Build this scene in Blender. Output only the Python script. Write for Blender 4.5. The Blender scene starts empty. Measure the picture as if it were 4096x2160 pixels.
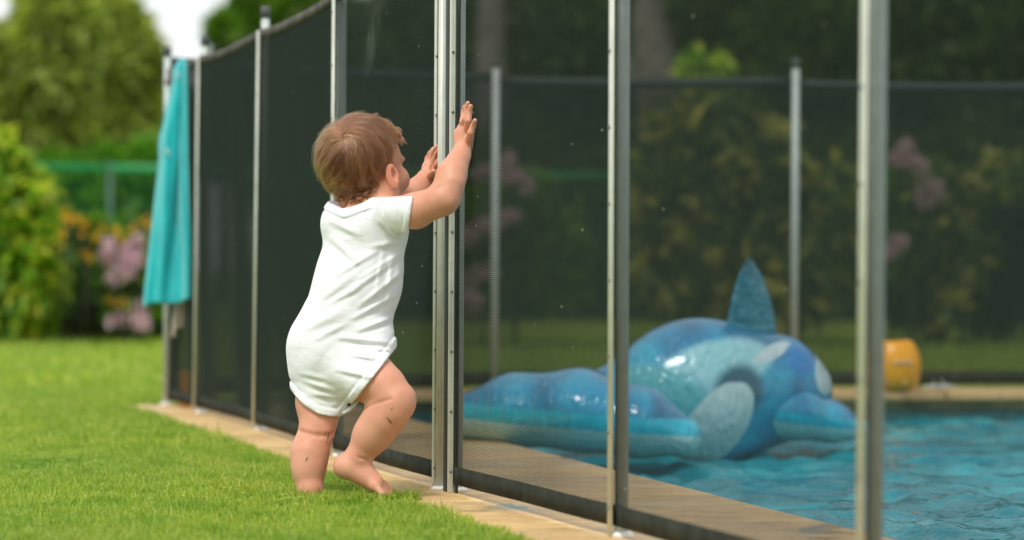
import bpy, math, random
import numpy as np
from mathutils import Vector, Matrix
random.seed(7); rng = np.random.default_rng(7)
R = math.radians
scn = bpy.context.scene; col = scn.collection

# ---------------------------------------------------------------- camera
FP, HC, HY = 10500.0, 0.487, 1086.0        # focal length in photo pixels, camera height, horizon row
cam_d = bpy.data.cameras.new("camera"); cam = bpy.data.objects.new("camera", cam_d); col.objects.link(cam)
cam_d.sensor_width = 36.0; cam_d.lens = FP / 4096 * 36.0
cam_d.shift_y = (HY - 1080.0) / 4096
cam.location = (0, 0, HC); cam.rotation_euler = (R(90), 0, 0)
cam_d.clip_start = 0.1; cam_d.clip_end = 2000
cam_d.dof.use_dof = True; cam_d.dof.focus_distance = 5.64; cam_d.dof.aperture_fstop = 2.4
scn.camera = cam

# ---------------------------------------------------------------- sky, sun, exposure
SUN_EL, SUN_AZ = 58.0, 205.0               # azimuth from +Y, clockwise: behind the camera, a little to the left
w = bpy.data.worlds.new("World"); scn.world = w; w.use_nodes = True
nt = w.node_tree; nt.nodes.clear()
wo = nt.nodes.new('ShaderNodeOutputWorld'); bg = nt.nodes.new('ShaderNodeBackground')
sky = nt.nodes.new('ShaderNodeTexSky'); sky.sky_type = 'NISHITA'; sky.sun_disc = False
sky.sun_elevation = R(SUN_EL); sky.sun_rotation = R(SUN_AZ); sky.dust_density = 3.0; sky.air_density = 1.2
mixc = nt.nodes.new('ShaderNodeMix'); mixc.data_type = 'RGBA'; mixc.inputs[0].default_value = 0.86
mixc.inputs[7].default_value = (11.5, 11.8, 12.0, 1)          # bright even cloud layer
nt.links.new(sky.outputs[0], mixc.inputs[6]); nt.links.new(mixc.outputs[2], bg.inputs[0])
bg.inputs[1].default_value = 0.098; nt.links.new(bg.outputs[0], wo.inputs[0])
sd = bpy.data.lights.new("sun", 'SUN'); sun = bpy.data.objects.new("sun", sd); col.objects.link(sun)
sd.energy = 2.3; sd.angle = R(14); sd.color = (1.0, 0.975, 0.93)
az = R(SUN_AZ); el = R(SUN_EL)
sdir = Vector((math.sin(az) * math.cos(el), math.cos(az) * math.cos(el), math.sin(el)))
sun.rotation_euler = sdir.to_track_quat('Z', 'Y').to_euler(); sun.location = (0, -5, 20)
scn.view_settings.view_transform = 'Standard'; scn.view_settings.look = 'None'
scn.view_settings.exposure = 0.0; scn.view_settings.gamma = 1.0
scn.cycles.transparent_max_bounces = 24; scn.cycles.max_bounces = 8

# ---------------------------------------------------------------- helpers
S = 4096 / 2576
def P(xd, yd, Y):
    return Vector(((xd * S - 2048) * Y / FP, Y, HC - (yd * S - HY) * Y / FP))
def PG(xd, yd, z=0.0):                     # ground point at height z
    Y = (HC - z) * FP / (yd * S - HY); return P(xd, yd, Y)
def fence_x(Y): return 1.625 - 0.301 * Y

def tag(o, label=None, cat=None, group=None, kind=None):
    if label: o['label'] = label
    if cat: o['category'] = cat
    if group: o['group'] = group
    if kind: o['kind'] = kind
    return o
def empty(name, loc=(0, 0, 0)):
    o = bpy.data.objects.new(name, None); col.objects.link(o); o.location = loc; o.empty_display_size = 0.1
    return o
def link(o, parent=None):                  # parents are never rotated, meshes are written in world coordinates
    col.objects.link(o)
    if parent is not None:
        o.parent = parent; off = Vector((0, 0, 0)); p = parent
        while p is not None: off += p.location; p = p.parent
        o.location = Vector(o.location) - off
    return o
def np_mesh(name, V, faces, mat, parent=None, smooth=False):
    """V (n,3) world coordinates; faces: array (m,3|4) or list of arrays / tuples"""
    me = bpy.data.meshes.new(name)
    V = np.asarray(V, dtype=np.float32)
    if not isinstance(faces, list): faces = [faces]
    fl = []
    if faces and isinstance(faces[0], np.ndarray):
        loops = np.concatenate([f.ravel() for f in faces]).astype(np.int32)
        tot = np.concatenate([np.full(len(f), f.shape[1], np.int32) for f in faces])
    else:
        loops = np.array([i for f in faces for i in f], np.int32)
        tot = np.array([len(f) for f in faces], np.int32)
    st = np.concatenate([[0], np.cumsum(tot)[:-1]]).astype(np.int32)
    me.vertices.add(len(V)); me.vertices.foreach_set('co', V.ravel())
    me.loops.add(len(loops)); me.loops.foreach_set('vertex_index', loops)
    me.polygons.add(len(tot)); me.polygons.foreach_set('loop_start', st)
    me.update(calc_edges=True); me.validate()
    if smooth: me.polygons.foreach_set('use_smooth', np.ones(len(me.polygons), bool))
    me.materials.append(mat)
    o = bpy.data.objects.new(name, me)
    return link(o, parent)
class MB:
    def __init__(s): s.v = []; s.f = []
    def add(s, vs, fs):
        b = len(s.v); s.v += [tuple(v) for v in vs]; s.f += [tuple(i + b for i in f) for f in fs]; return s
    def box(s, c, sx, sy, sz, rz=0.0, M=None):
        c = Vector(c); vs = []
        for x in (-1, 1):
            for y in (-1, 1):
                for z in (-1, 1):
                    p = Vector((x * sx / 2, y * sy / 2, z * sz / 2))
                    p = (Matrix.Rotation(rz, 3, 'Z') @ p) if M is None else M @ p
                    vs.append(c + p)
        return s.add(vs, [(0, 1, 3, 2), (4, 6, 7, 5), (0, 4, 5, 1), (2, 3, 7, 6), (0, 2, 6, 4), (1, 5, 7, 3)])
    def tube(s, pts, rad, n=10, cap=True, sq=1.0, up=(0, 0, 1)):
        pts = [Vector(p) for p in pts]; rings = []
        rad = rad if hasattr(rad, '__len__') else [rad] * len(pts)
        vs = []
        for i, p in enumerate(pts):
            t = (pts[min(i + 1, len(pts) - 1)] - pts[max(i - 1, 0)]).normalized()
            u = Vector(up)
            if abs(t.dot(u)) > 0.95: u = Vector((1, 0, 0))
            a = t.cross(u).normalized(); b = a.cross(t)
            for k in range(n):
                th = 2 * math.pi * k / n
                vs.append(p + a * math.cos(th) * rad[i] + b * math.sin(th) * rad[i] * sq)
        fs = []
        for i in range(len(pts) - 1):
            for k in range(n):
                k2 = (k + 1) % n
                fs.append((i * n + k, i * n + k2, (i + 1) * n + k2, (i + 1) * n + k))
        if cap: fs.append(tuple(range(n - 1, -1, -1))); fs.append(tuple((len(pts) - 1) * n + k for k in range(n)))
        return s.add(vs, fs)
    def lathe(s, c, prof, n=24, sx=1, sy=1):
        vs = []; fs = []; c = Vector(c)
        for r, z in prof:
            for k in range(n):
                th = 2 * math.pi * k / n; vs.append(c + Vector((r * math.cos(th) * sx, r * math.sin(th) * sy, z)))
        for i in range(len(prof) - 1):
            for k in range(n):
                k2 = (k + 1) % n; fs.append((i * n + k, i * n + k2, (i + 1) * n + k2, (i + 1) * n + k))
        fs.append(tuple(range(n - 1, -1, -1))); fs.append(tuple((len(prof) - 1) * n + k for k in range(n)))
        return s.add(vs, fs)
    def build(s, name, mat, parent=None, smooth=False, bevel=0.0):
        o = np_mesh(name, np.array(s.v), s.f, mat, parent, smooth)
        if bevel:
            m = o.modifiers.new('bevel', 'BEVEL'); m.width = bevel; m.segments = 2; m.limit_method = 'ANGLE'
        return o

# ---------------------------------------------------------------- materials
def newmat(name):
    m = bpy.data.materials.new(name); m.use_nodes = True; n = m.node_tree
    return m, n, n.nodes['Principled BSDF'], n.nodes['Material Output']
def N(n, t, **kw):
    x = n.nodes.new(t)
    for k, v in kw.items(): setattr(x, k, v)
    return x
def coords(n, scale=(1, 1, 1), rot=(0, 0, 0), loc=(0, 0, 0), src='Object'):
    tc = N(n, 'ShaderNodeNewGeometry') if src == 'World' else N(n, 'ShaderNodeTexCoord')
    mp = N(n, 'ShaderNodeMapping'); mp.inputs['Scale'].default_value = scale
    mp.inputs['Rotation'].default_value = rot; mp.inputs['Location'].default_value = loc
    n.links.new(tc.outputs['Position' if src == 'World' else src], mp.inputs[0]); return mp.outputs[0]
def noise(n, vec, scale, detail=4, rough=0.55, dist=0.0):
    x = N(n, 'ShaderNodeTexNoise'); x.inputs['Scale'].default_value = scale; x.inputs['Detail'].default_value = detail
    x.inputs['Roughness'].default_value = rough; x.inputs['Distortion'].default_value = dist
    n.links.new(vec, x.inputs['Vector']); return x.outputs['Fac']
def ramp(n, fac, stops):
    x = N(n, 'ShaderNodeValToRGB'); e = x.color_ramp.elements
    while len(e) < len(stops): e.new(0.5)
    for i, (p, c) in enumerate(stops):
        e[i].position = p; e[i].color = (*c, 1) if len(c) == 3 else c
    n.links.new(fac, x.inputs[0]); return x.outputs[0]
def bump(n, b, height, strength=0.3, dist=0.01):
    x = N(n, 'ShaderNodeBump'); x.inputs['Strength'].default_value = strength; x.inputs['Distance'].default_value = dist
    n.links.new(height, x.inputs['Height']); n.links.new(x.outputs[0], b.inputs['Normal']); return x
def mth(n, op, a, b=None, c=None, clamp=False):
    x = N(n, 'ShaderNodeMath', operation=op); x.use_clamp = clamp
    for i, v in enumerate((a, b, c)):
        if v is None: continue
        if isinstance(v, (int, float)): x.inputs[i].default_value = v
        else: n.links.new(v, x.inputs[i])
    return x.outputs[0]
def mixrgb(n, fac, a, b, mode='MIX'):
    x = N(n, 'ShaderNodeMix', data_type='RGBA', blend_type=mode)
    for i, v in ((0, fac), (6, a), (7, b)):
        if isinstance(v, (int, float)): x.inputs[i].default_value = v
        elif isinstance(v, tuple): x.inputs[i].default_value = (*v, 1) if len(v) == 3 else v
        else: n.links.new(v, x.inputs[i])
    return x.outputs[2]
def plain(name, c, rough=0.5, metal=0.0, var=0.12, nscale=30, bmp=0.05, spec=0.5):
    m, n, b, o = newmat(name); v = coords(n)
    f = noise(n, v, nscale)
    lo = tuple(x * (1 - var) for x in c); hi = tuple(min(1, x * (1 + var)) for x in c)
    n.links.new(ramp(n, f, [(0.3, lo), (0.7, hi)]), b.inputs['Base Color'])
    b.inputs['Roughness'].default_value = rough; b.inputs['Metallic'].default_value = metal
    b.inputs['Specular IOR Level'].default_value = spec
    if bmp: bump(n, b, f, bmp, 0.003)
    return m
def leafmat(name, cols, trans=0.45, rough=0.45, patch=None, tint=(1.3, 1.35, 0.7), warm=(1.5, 1.25, 0.8)):
    """cols: colours spread over the single leaves (random per island)"""
    m, n, b, o = newmat(name)
    g = N(n, 'ShaderNodeNewGeometry')
    k = len(cols)
    c = ramp(n, g.outputs['Random Per Island'], [((i + 0.5) / k, cc) for i, cc in enumerate(cols)])
    v = coords(n, src='World')
    big = noise(n, v, 1.3 if patch is None else patch, 2)
    c = mixrgb(n, mth(n, 'MULTIPLY', mth(n, 'SUBTRACT', big, 0.35, clamp=True), 1.2, clamp=True), c, mixrgb(n, 1.0, c, warm, 'MULTIPLY'))
    if name == 'grass_blades':             # patches of lusher and drier turf
        f6 = noise(n, v, 5.5, 4, 0.65); c = mixrgb(n, mth(n, 'MULTIPLY', mth(n, 'SUBTRACT', 0.52, f6, clamp=True), 6.0, clamp=True), c, mixrgb(n, 1.0, c, (0.62, 0.80, 0.60), 'MULTIPLY'))
        f7 = noise(n, v, 2.1, 3, 0.6); c = mixrgb(n, mth(n, 'MULTIPLY', mth(n, 'SUBTRACT', f7, 0.54, clamp=True), 5.0, clamp=True), c, mixrgb(n, 1.0, c, (1.30, 1.10, 1.25), 'MULTIPLY'))
    n.links.new(c, b.inputs['Base Color']); b.inputs['Roughness'].default_value = rough
    b.inputs['Specular IOR Level'].default_value = 0.3
    t = N(n, 'ShaderNodeBsdfTranslucent'); n.links.new(mixrgb(n, 1.0, c, tint, 'MULTIPLY'), t.inputs[0])
    mx = N(n, 'ShaderNodeMixShader'); mx.inputs[0].default_value = trans
    n.links.new(b.outputs[0], mx.inputs[1]); n.links.new(t.outputs[0], mx.inputs[2]); n.links.new(mx.outputs[0], o.inputs[0])
    return m

M = {}
M['alu'] = plain('aluminium', (0.52, 0.57, 0.53), 0.45, 0.1, 0.10, 40, 0.04)
M['batten'] = plain('batten_metal', (0.60, 0.62, 0.52), 0.38, 0.15, 0.10, 25, 0.04)
M['screw'] = plain('screw_steel', (0.25, 0.25, 0.23), 0.35, 0.8)
M['cap'] = plain('cap_plastic', (0.10, 0.10, 0.10), 0.5)
M['black'] = plain('gap_snap_black', (0.012, 0.013, 0.012), 0.55)  # black of the snaps, and the painted-in dark of the gaps between gate posts
M['trunk'] = plain('bark', (0.13, 0.10, 0.075), 0.9, 0, 0.45, 12, 0.6)
M['trunk_grey'] = plain('grey_bark', (0.15, 0.13, 0.11), 0.9, 0, 0.35, 6, 0.5)
M['stem'] = plain('dark_stem', (0.035, 0.04, 0.02), 0.8, 0, 0.4)
M['stone'] = plain('edging_stone', (0.17, 0.15, 0.12), 0.9, 0, 0.4, 20, 0.6)

def screen_mat(name, k, k2, base=(0.022, 0.029, 0.024), stain=False):
    """Woven vinyl screen: the light that gets through falls with the length of its path between the threads."""
    m, n, b, o = newmat(name)
    g = N(n, 'ShaderNodeNewGeometry')
    dp = N(n, 'ShaderNodeVectorMath', operation='DOT_PRODUCT')
    n.links.new(g.outputs['Incoming'], dp.inputs[0]); n.links.new(g.outputs['Normal'], dp.inputs[1])
    c = mth(n, 'MAXIMUM', mth(n, 'ABSOLUTE', dp.outputs['Value']), 0.06)
    sp = N(n, 'ShaderNodeSeparateXYZ'); n.links.new(coords(n, src='World'), sp.inputs[0])
    wv = noise(n, coords(n, (9, 2.5, 9), src='World'), 1.0, 2)
    zz = mth(n, 'ADD', sp.outputs['Z'], mth(n, 'MULTIPLY', wv, 0.012))
    row = mth(n, 'SINE', mth(n, 'MULTIPLY', zz, 2 * math.pi / 0.0042))
    colm = mth(n, 'SINE', mth(n, 'MULTIPLY', mth(n, 'ADD', sp.outputs['Y'], mth(n, 'MULTIPLY', zz, 0.5)), 2 * math.pi / 0.009))
    wav = mth(n, 'ADD', mth(n, 'MULTIPLY', row, 0.62), mth(n, 'MULTIPLY', colm, 0.13))
    dirt = noise(n, coords(n, (18, 18, 2.0), src='World'), 3.0, 5, 0.7)
    # open share of the cloth seen square on, less what the thickness of the threads hides at a slant
    cot = mth(n, 'DIVIDE', mth(n, 'SQRT', mth(n, 'SUBTRACT', 1.0, mth(n, 'MULTIPLY', c, c), clamp=True)), c)
    T = mth(n, 'SUBTRACT', k, mth(n, 'MULTIPLY', cot, k2), clamp=True)
    T = mth(n, 'MULTIPLY', T, mth(n, 'ADD', mth(n, 'ADD', 1.12, mth(n, 'MULTIPLY', wav, -0.58)), mth(n, 'MULTIPLY', dirt, -0.28)), clamp=True)
    x = N(n, 'ShaderNodeMapRange'); x.inputs[1].default_value = -0.8; x.inputs[2].default_value = 0.8
    n.links.new(wav, x.inputs[0])
    basec = mixrgb(n, x.outputs[0], tuple(v * 0.25 for v in base), tuple(v * 2.5 for v in base))
    basec = mixrgb(n, mth(n, 'MULTIPLY', mth(n, 'SUBTRACT', dirt, 0.55, clamp=True), 0.35), basec, (0.12, 0.11, 0.09))
    alpha = mth(n, 'SUBTRACT', 1.0, T, clamp=True)
    if stain:                              # pale rubbed mark and dried specks on the cloth
        vo = N(n, 'ShaderNodeTexVoronoi'); vo.inputs['Scale'].default_value = 1.0
        n.links.new(coords(n, (14, 14, 14), src='World'), vo.inputs['Vector'])
        spk = mth(n, 'LESS_THAN', vo.outputs['Distance'], 0.034)
        basec = mixrgb(n, spk, basec, (0.42, 0.42, 0.38)); alpha = mth(n, 'MAXIMUM', alpha, spk)
        u_ = mth(n, 'DIVIDE', mth(n, 'SUBTRACT', mth(n, 'ADD', sp.outputs['Y'], mth(n, 'MULTIPLY', sp.outputs['Z'], 0.55)), 6.50 + 0.583), 0.085)
        v_ = mth(n, 'DIVIDE', mth(n, 'SUBTRACT', sp.outputs['Z'], 1.06), 0.11)
        rr_ = mth(n, 'SQRT', mth(n, 'ADD', mth(n, 'MULTIPLY', u_, u_), mth(n, 'MULTIPLY', v_, v_)))
        sn = noise(n, coords(n, (40, 40, 7), src='World'), 1.3, 4, 0.7)
        sm = mth(n, 'MULTIPLY', mth(n, 'SUBTRACT', 1.15, mth(n, 'ADD', rr_, mth(n, 'MULTIPLY', sn, 0.5)), clamp=True), mth(n, 'MULTIPLY', mth(n, 'SUBTRACT', sn, 0.38, clamp=True), 2.2), clamp=True)
        basec = mixrgb(n, sm, basec, (0.30, 0.33, 0.31))
    n.nodes.remove(b); b = N(n, 'ShaderNodeBsdfDiffuse'); n.links.new(basec, b.inputs[0])
    tr = N(n, 'ShaderNodeBsdfTransparent'); mx = N(n, 'ShaderNodeMixShader')
    n.links.new(alpha, mx.inputs[0]); n.links.new(tr.outputs[0], mx.inputs[1]); n.links.new(b.outputs[0], mx.inputs[2])
    n.links.new(mx.outputs[0], o.inputs[0]); return m
M['screen'] = screen_mat('screen_cloth', 0.83, 0.147, stain=True)
M['screen_far'] = screen_mat('far_screen_cloth', 0.42, 0.08, (0.010, 0.015, 0.014))
M['hem'] = plain('screen_hem', (0.030, 0.034, 0.024), 0.8, 0, 0.4, 20, 0.1, 0.12)
M['hem_top'] = plain('screen_top_hem', (0.10, 0.093, 0.08), 0.8, 0, 0.4, 14, 0.1, 0.15)

# ---------------------------------------------------------------- ground, pool, paving
pool = [Vector((1.745, 0.66)), Vector((-0.66, 9.78)), Vector((9.0, 10.35)), Vector((9.0, 0.66))]
def lawn_material():
    m, n, b, o = newmat('lawn_soil'); v = coords(n, src='World')
    f = noise(n, v, 9, 6, 0.7); f2 = noise(n, v, 0.9, 3)
    c = mixrgb(n, f2, ramp(n, f, [(0.3, (0.07, 0.12, 0.012)), (0.7, (0.15, 0.24, 0.025))]), ramp(n, f, [(0.3, (0.16, 0.22, 0.02)), (0.7, (0.30, 0.34, 0.045))]))
    n.links.new(c, b.inputs['Base Color']); b.inputs['Roughness'].default_value = 0.95
    b.inputs['Specular IOR Level'].default_value = 0.1
    bump(n, b, f, 0.6, 0.02); return m
M['lawn'] = lawn_material()
# one sheet with the pool cut out of it
o4 = [Vector((400, -60)), Vector((-400, -60)), Vector((-400, 700)), Vector((400, 700))]
q = [pool[0], pool[1], pool[2], pool[3]]
vs = [(v.x, v.y, 0) for v in o4] + [(v.x, v.y, 0) for v in q]
# outer: 0 near right, 1 near left, 2 far left, 3 far right; inner: 4 near left, 5 far left, 6 far right, 7 near right
tag(np_mesh('lawn', [(x, y, -0.004) for x, y, z in vs], [(0, 7, 4, 1), (1, 4, 5, 2), (2, 5, 6, 3), (3, 6, 7, 0)], M['lawn']), 'ground under the lawn', None, kind='structure')

def stone_material(name, wet):
    m, n, b, o = newmat(name); v = coords(n, (1, 1, 1), (0, 0, R(-16.8)), src='World')
    v2 = coords(n, (2.6, 6, 1), (0, 0, R(-16.8)), src='World')
    band = noise(n, v2, 2.2, 5, 0.6, 0.6); fine = noise(n, v, 60, 5, 0.7)
    c = ramp(n, band, [(0.28, (0.50, 0.30, 0.12)), (0.45, (0.64, 0.41, 0.165)), (0.58, (0.76, 0.52, 0.22)), (0.75, (0.84, 0.66, 0.38))])
    c = mixrgb(n, 0.35, c, ramp(n, fine, [(0.3, (0.38, 0.22, 0.09)), (0.7, (0.76, 0.53, 0.25))]))
    vo = N(n, 'ShaderNodeTexVoronoi'); n.links.new(coords(n, (70, 200, 70), (0, 0, R(-16.8)), src='World'), vo.inputs['Vector'])
    sel = noise(n, v, 26, 2)
    pit = mth(n, 'MULTIPLY', mth(n, 'LESS_THAN', vo.outputs['Distance'], 0.30), mth(n, 'GREATER_THAN', sel, 0.53))
    c = mixrgb(n, mth(n, 'MULTIPLY', pit, 0.75), c, (0.09, 0.05, 0.03))
    puddle = noise(n, v, 3.6, 3, 0.5, 0.8)
    wetf = ramp(n, puddle, [(0.56, (0, 0, 0)), (0.68, (1, 1, 1))])
    c = mixrgb(n, mth(n, 'MULTIPLY', wetf, 0.35), c, mixrgb(n, 1.0, c, (0.62, 0.55, 0.5), 'MULTIPLY'))
    n.links.new(c, b.inputs['Base Color'])
    rr = mth(n, 'SUBTRACT', 0.50, mth(n, 'MULTIPLY', wetf, 0.34)); n.links.new(rr, b.inputs['Roughness'])
    h = mth(n, 'SUBTRACT', mth(n, 'MULTIPLY', fine, 0.5), pit)
    bump(n, b, h, 0.10, 0.002); return m
M['stone_pave'] = stone_material('travertine', True)
M['grout'] = plain('grout', (0.62, 0.50, 0.38), 0.6)
def lineX(pa, pb, Y): return pa.x + (pb.x - pa.x) * (Y - pa.y) / (pb.y - pa.y)
g1, g2 = Vector((-0.005, 4.76)), Vector((-1.43, 9.54))          # grass edge
c1, c2 = pool[0], pool[1]
mb = MB(); bed = MB()
d2 = Vector((-0.288, 0.9576)); n2 = Vector((0.9576, 0.288))
def along(s, line):                        # point where the cross joint at distance s meets a line
    base = Vector((fence_x(5.67), 5.67)) + d2 * s; a, b_ = line; e = b_ - a
    den = n2.x * e.y - n2.y * e.x; t = ((a - base).x * e.y - (a - base).y * e.x) / den
    return base + n2 * t
GL = (g1, g2); CL = (c1, c2)
s = -4.30; top = 0.004
joints = []
while s < 4.19: joints.append(s); s += 0.595
mid_off = 0.5
for i in range(len(joints) - 1):
    s0, s1 = joints[i] + 0.003, joints[i + 1] - 0.003
    a, b_ = along(s0, GL), along(s0, CL); c_, d_ = along(s1, CL), along(s1, GL)
    jz = random.uniform(-0.0008, 0.0008)
    vv = [(p.x, p.y, z + jz) for z in (-0.035, top) for p in (a, b_ + n2 * 0.018, c_ + n2 * 0.018, d_)]
    mb.add(vv, [(3, 2, 1, 0), (4, 5, 6, 7), (0, 1, 5, 4), (1, 2, 6, 5), (2, 3, 7, 6), (3, 0, 4, 7)])
tag(mb.build('paving', M['stone_pave'], bevel=0.002), 'wet travertine paving between the lawn and the pool', kind='structure')
a, b_, c_, d_ = along(joints[0], GL), along(joints[0], CL), along(joints[-1], CL), along(joints[-1], GL)
bed.add([(p.x, p.y, 0.0015) for p in (a, b_, c_, d_)], [(0, 1, 2, 3)])
tag(bed.build('paving_joints', M['grout']), 'pale joints of the paving', kind='structure')

# far coping along the opposite side of the pool
mb = MB(); z0 = 0.034
fa, fb = pool[1] + Vector((-0.1, 0.0)), pool[2]; ed = (fb - fa).normalized(); en = Vector((-ed.y, ed.x))
t = 0.0; L = (fb - fa).length
while t < L:
    A = fa + ed * (t + 0.003) - en * 0.03; B = fa + ed * (t + 0.597) - en * 0.03
    C_ = B + en * 0.40; D_ = A + en * 0.40
    vv = [(p.x, p.y, z) for z in (z0 - 0.035, z0) for p in (A, B, C_, D_)]
    mb.add(vv, [(3, 2, 1, 0), (4, 5, 6, 7), (0, 1, 5, 4), (1, 2, 6, 5), (2, 3, 7, 6), (3, 0, 4, 7)]); t += 0.6
tag(mb.build('far_coping', M['stone_pave'], bevel=0.006), 'pale stone coping along the far side of the pool', kind='structure')

def tile_material():
    m, n, b, o = newmat('pool_tile'); bk = N(n, 'ShaderNodeTexBrick')
    n.links.new(coords(n, (1, 1, 1), src='Object'), bk.inputs['Vector'])
    bk.inputs['Scale'].default_value = 12; bk.offset = 0; bk.inputs['Color1'].default_value = (0.02, 0.12, 0.13, 1)
    bk.inputs['Color2'].default_value = (0.03, 0.16, 0.17, 1); bk.inputs['Mortar'].default_value = (0.08, 0.14, 0.13, 1)
    n.links.new(bk.outputs[0], b.inputs['Base Color']); b.inputs['Roughness'].default_value = 0.25; return m
M['tile'] = tile_material()
M['wallstone'] = plain('mossy_stone', (0.22, 0.20, 0.09), 0.8, 0, 0.6, 7, 0.4)
WZ = -0.052
P3 = lambda v, z: (v.x, v.y, z)
sh = []
ring_t = [P3(v, -0.004) for v in pool]; ring_b = [P3(v, -1.3) for v in pool]
tag(np_mesh('pool_basin', ring_t + ring_b, [(0, 1, 5, 4), (1, 2, 6, 5), (2, 3, 7, 6), (3, 0, 4, 7), (4, 5, 6, 7)], M['tile']), 'tiled pool basin', kind='structure')
mb = MB()                                 # mossy riser under the far coping
A = fa - en * 0.012; B = fb - en * 0.012
vv = [(p.x, p.y, z) for z in (-0.035, z0 - 0.036) for p in (A, B, B + en * 0.3, A + en * 0.3)]
mb.add(vv, [(3, 2, 1, 0), (4, 5, 6, 7), (0, 1, 5, 4), (1, 2, 6, 5), (2, 3, 7, 6), (3, 0, 4, 7)])
tag(mb.build('pool_edge', M['wallstone']), 'mossy stone edge under the far coping', kind='structure')

def water():
    nx, ny = 420, 420
    u = np.linspace(0, 1, nx)[:, None]; v = np.linspace(0, 1, ny)[None, :]
    # bilinear patch over the pool
    p = [np.array([q_.x, q_.y]) for q_ in (pool[0], pool[3], pool[2], pool[1])]
    uu = u ** 1.6
    X = (1 - uu) * (1 - v) * p[0][0] + uu * (1 - v) * p[1][0] + uu * v * p[2][0] + (1 - uu) * v * p[3][0]
    Y = (1 - uu) * (1 - v) * p[0][1] + uu * (1 - v) * p[1][1] + uu * v * p[2][1] + (1 - uu) * v * p[3][1]
    Z = np.zeros_like(X)
    r = np.random.default_rng(5)
    wx = X + 0.08 * np.sin(3.1 * Y + 1.0) + 0.05 * np.sin(5.7 * X - 2.1 * Y); wy = Y + 0.09 * np.sin(2.7 * X + 0.4)
    for i in range(34):
        th = r.normal(1.2, 0.75); lam = 0.07 * 1.11 ** r.uniform(0, 17); k = 2 * math.pi / lam
        ph = r.uniform(0, 6.28); a = 0.0031 * (lam / 0.3) ** 1.0
        sarg = (wx * math.cos(th) + wy * math.sin(th)) * k + ph
        Z += a * (1 - 2 * np.abs(np.sin(sarg / 2)) ** 0.9)
    V = np.stack([X, Y, Z + WZ], -1).reshape(-1, 3)
    i = np.arange(nx - 1)[:, None] * ny + np.arange(ny - 1)[None, :]
    F_ = np.stack([i, i + ny, i + ny + 1, i + 1], -1).reshape(-1, 4)
    m, n, b, o = newmat('pool_water'); vv = coords(n, (1, 1, 1), src='World')
    f = noise(n, vv, 3.0, 5, 0.6, 0.8); f2 = noise(n, vv, 22, 3, 0.6, 0.5)
    n.links.new(ramp(n, f, [(0.32, (0.003, 0.13, 0.175)), (0.52, (0.008, 0.25, 0.31)), (0.66, (0.03, 0.40, 0.45)), (0.76, (0.24, 0.60, 0.62))]), b.inputs['Base Color'])
    b.inputs['Roughness'].default_value = 0.045; b.inputs['IOR'].default_value = 1.33; b.inputs['Specular IOR Level'].default_value = 0.36
    bump(n, b, f2, 0.5, 0.014)
    ob = np_mesh('pool_water', V, F_, m, None, True); tag(ob, 'rippled turquoise pool water', kind='structure')
water()
# pale step just under water at the right, beside the far wall
mb = MB(); mb.box((2.28, 9.74, -0.085), 0.62, 0.3, 0.09, 0.055)
tag(mb.build('pool_step', plain('pale_step', (0.22, 0.42, 0.40), 0.4), bevel=0.01), 'pale step of the pool at the far wall', kind='structure')

# ---------------------------------------------------------------- fences
ND = Vector((0.9576, 0.288, 0)); DD = Vector((-0.288, 0.9576, 0))
def panel(parent, A, B, hem_z, top_z, leanA, leanB, name_mat, sag=0.02, off=0.0, n=22, m=26, hemh=0.034):
    """screen cloth between two posts: grid with a slight belly, hems above and below"""
    e2 = (B - A).to_2d().orthogonal().normalized(); nrm = Vector((e2.x, e2.y, 0))
    V = []; ph = random.uniform(0, 6)
    for i in range(n + 1):
        u = i / n; p = A.lerp(B, u); ln = leanA * (1 - u) + leanB * u
        tz = top_z - sag * 4 * u * (1 - u)
        for j in range(m + 1):
            v = j / m; z = hem_z + (tz - hem_z) * v
            belly = 0.006 * math.sin(math.pi * u) * math.sin(math.pi * v + ph) + 0.0022 * math.sin(9 * u + 3 * v + ph)
            q_ = p + nrm * (off + belly) + Vector((ln * z, 0, 0)); V.append((q_.x, q_.y, z + p.z))
    F_ = [(i * (m + 1) + j, (i + 1) * (m + 1) + j, (i + 1) * (m + 1) + j + 1, i * (m + 1) + j + 1) for i in range(n) for j in range(m)]
    sc = np_mesh('screen_panel', V, F_, M[name_mat], parent, True)
    for nm, j0, sgn, mt in (('bottom_hem', 0, 1, 'hem'), ('top_hem', m, -1, 'hem_top' if name_mat == 'screen' else 'hem_far')):
        vs = []; fs = []
        for i in range(n + 1):
            x, y, z = V[i * (m + 1) + j0]; rip = 0.0015 * math.sin(i * 1.7 + ph)
            for dy in (-0.0026 + rip * .3, 0.0026 + rip * .3):
                for hz in (-0.004 * sgn, (hemh if j0 == 0 else hemh * 0.65) * sgn):
                    q_ = Vector((x, y, z + hz)) + nrm * dy; vs.append(q_)
        for i in range(n):
            a = i * 4; b_ = a + 4
            fs += [(a, a + 1, b_ + 1, b_), (a + 2, b_ + 2, b_ + 3, a + 3), (a, b_, b_ + 2, a + 2), (a + 1, a + 3, b_ + 3, b_ + 1)]
        fs += [(0, 2, 3, 1), (n * 4, n * 4 + 1, n * 4 + 3, n * 4 + 2)]
        h = MB().add(vs, fs).build(nm, M[mt], sc)
M['hem_far'] = plain('far_hem', (0.012, 0.022, 0.022), 0.6)
M['collar'] = plain('post_collar', (0.75, 0.73, 0.66), 0.4)
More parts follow.
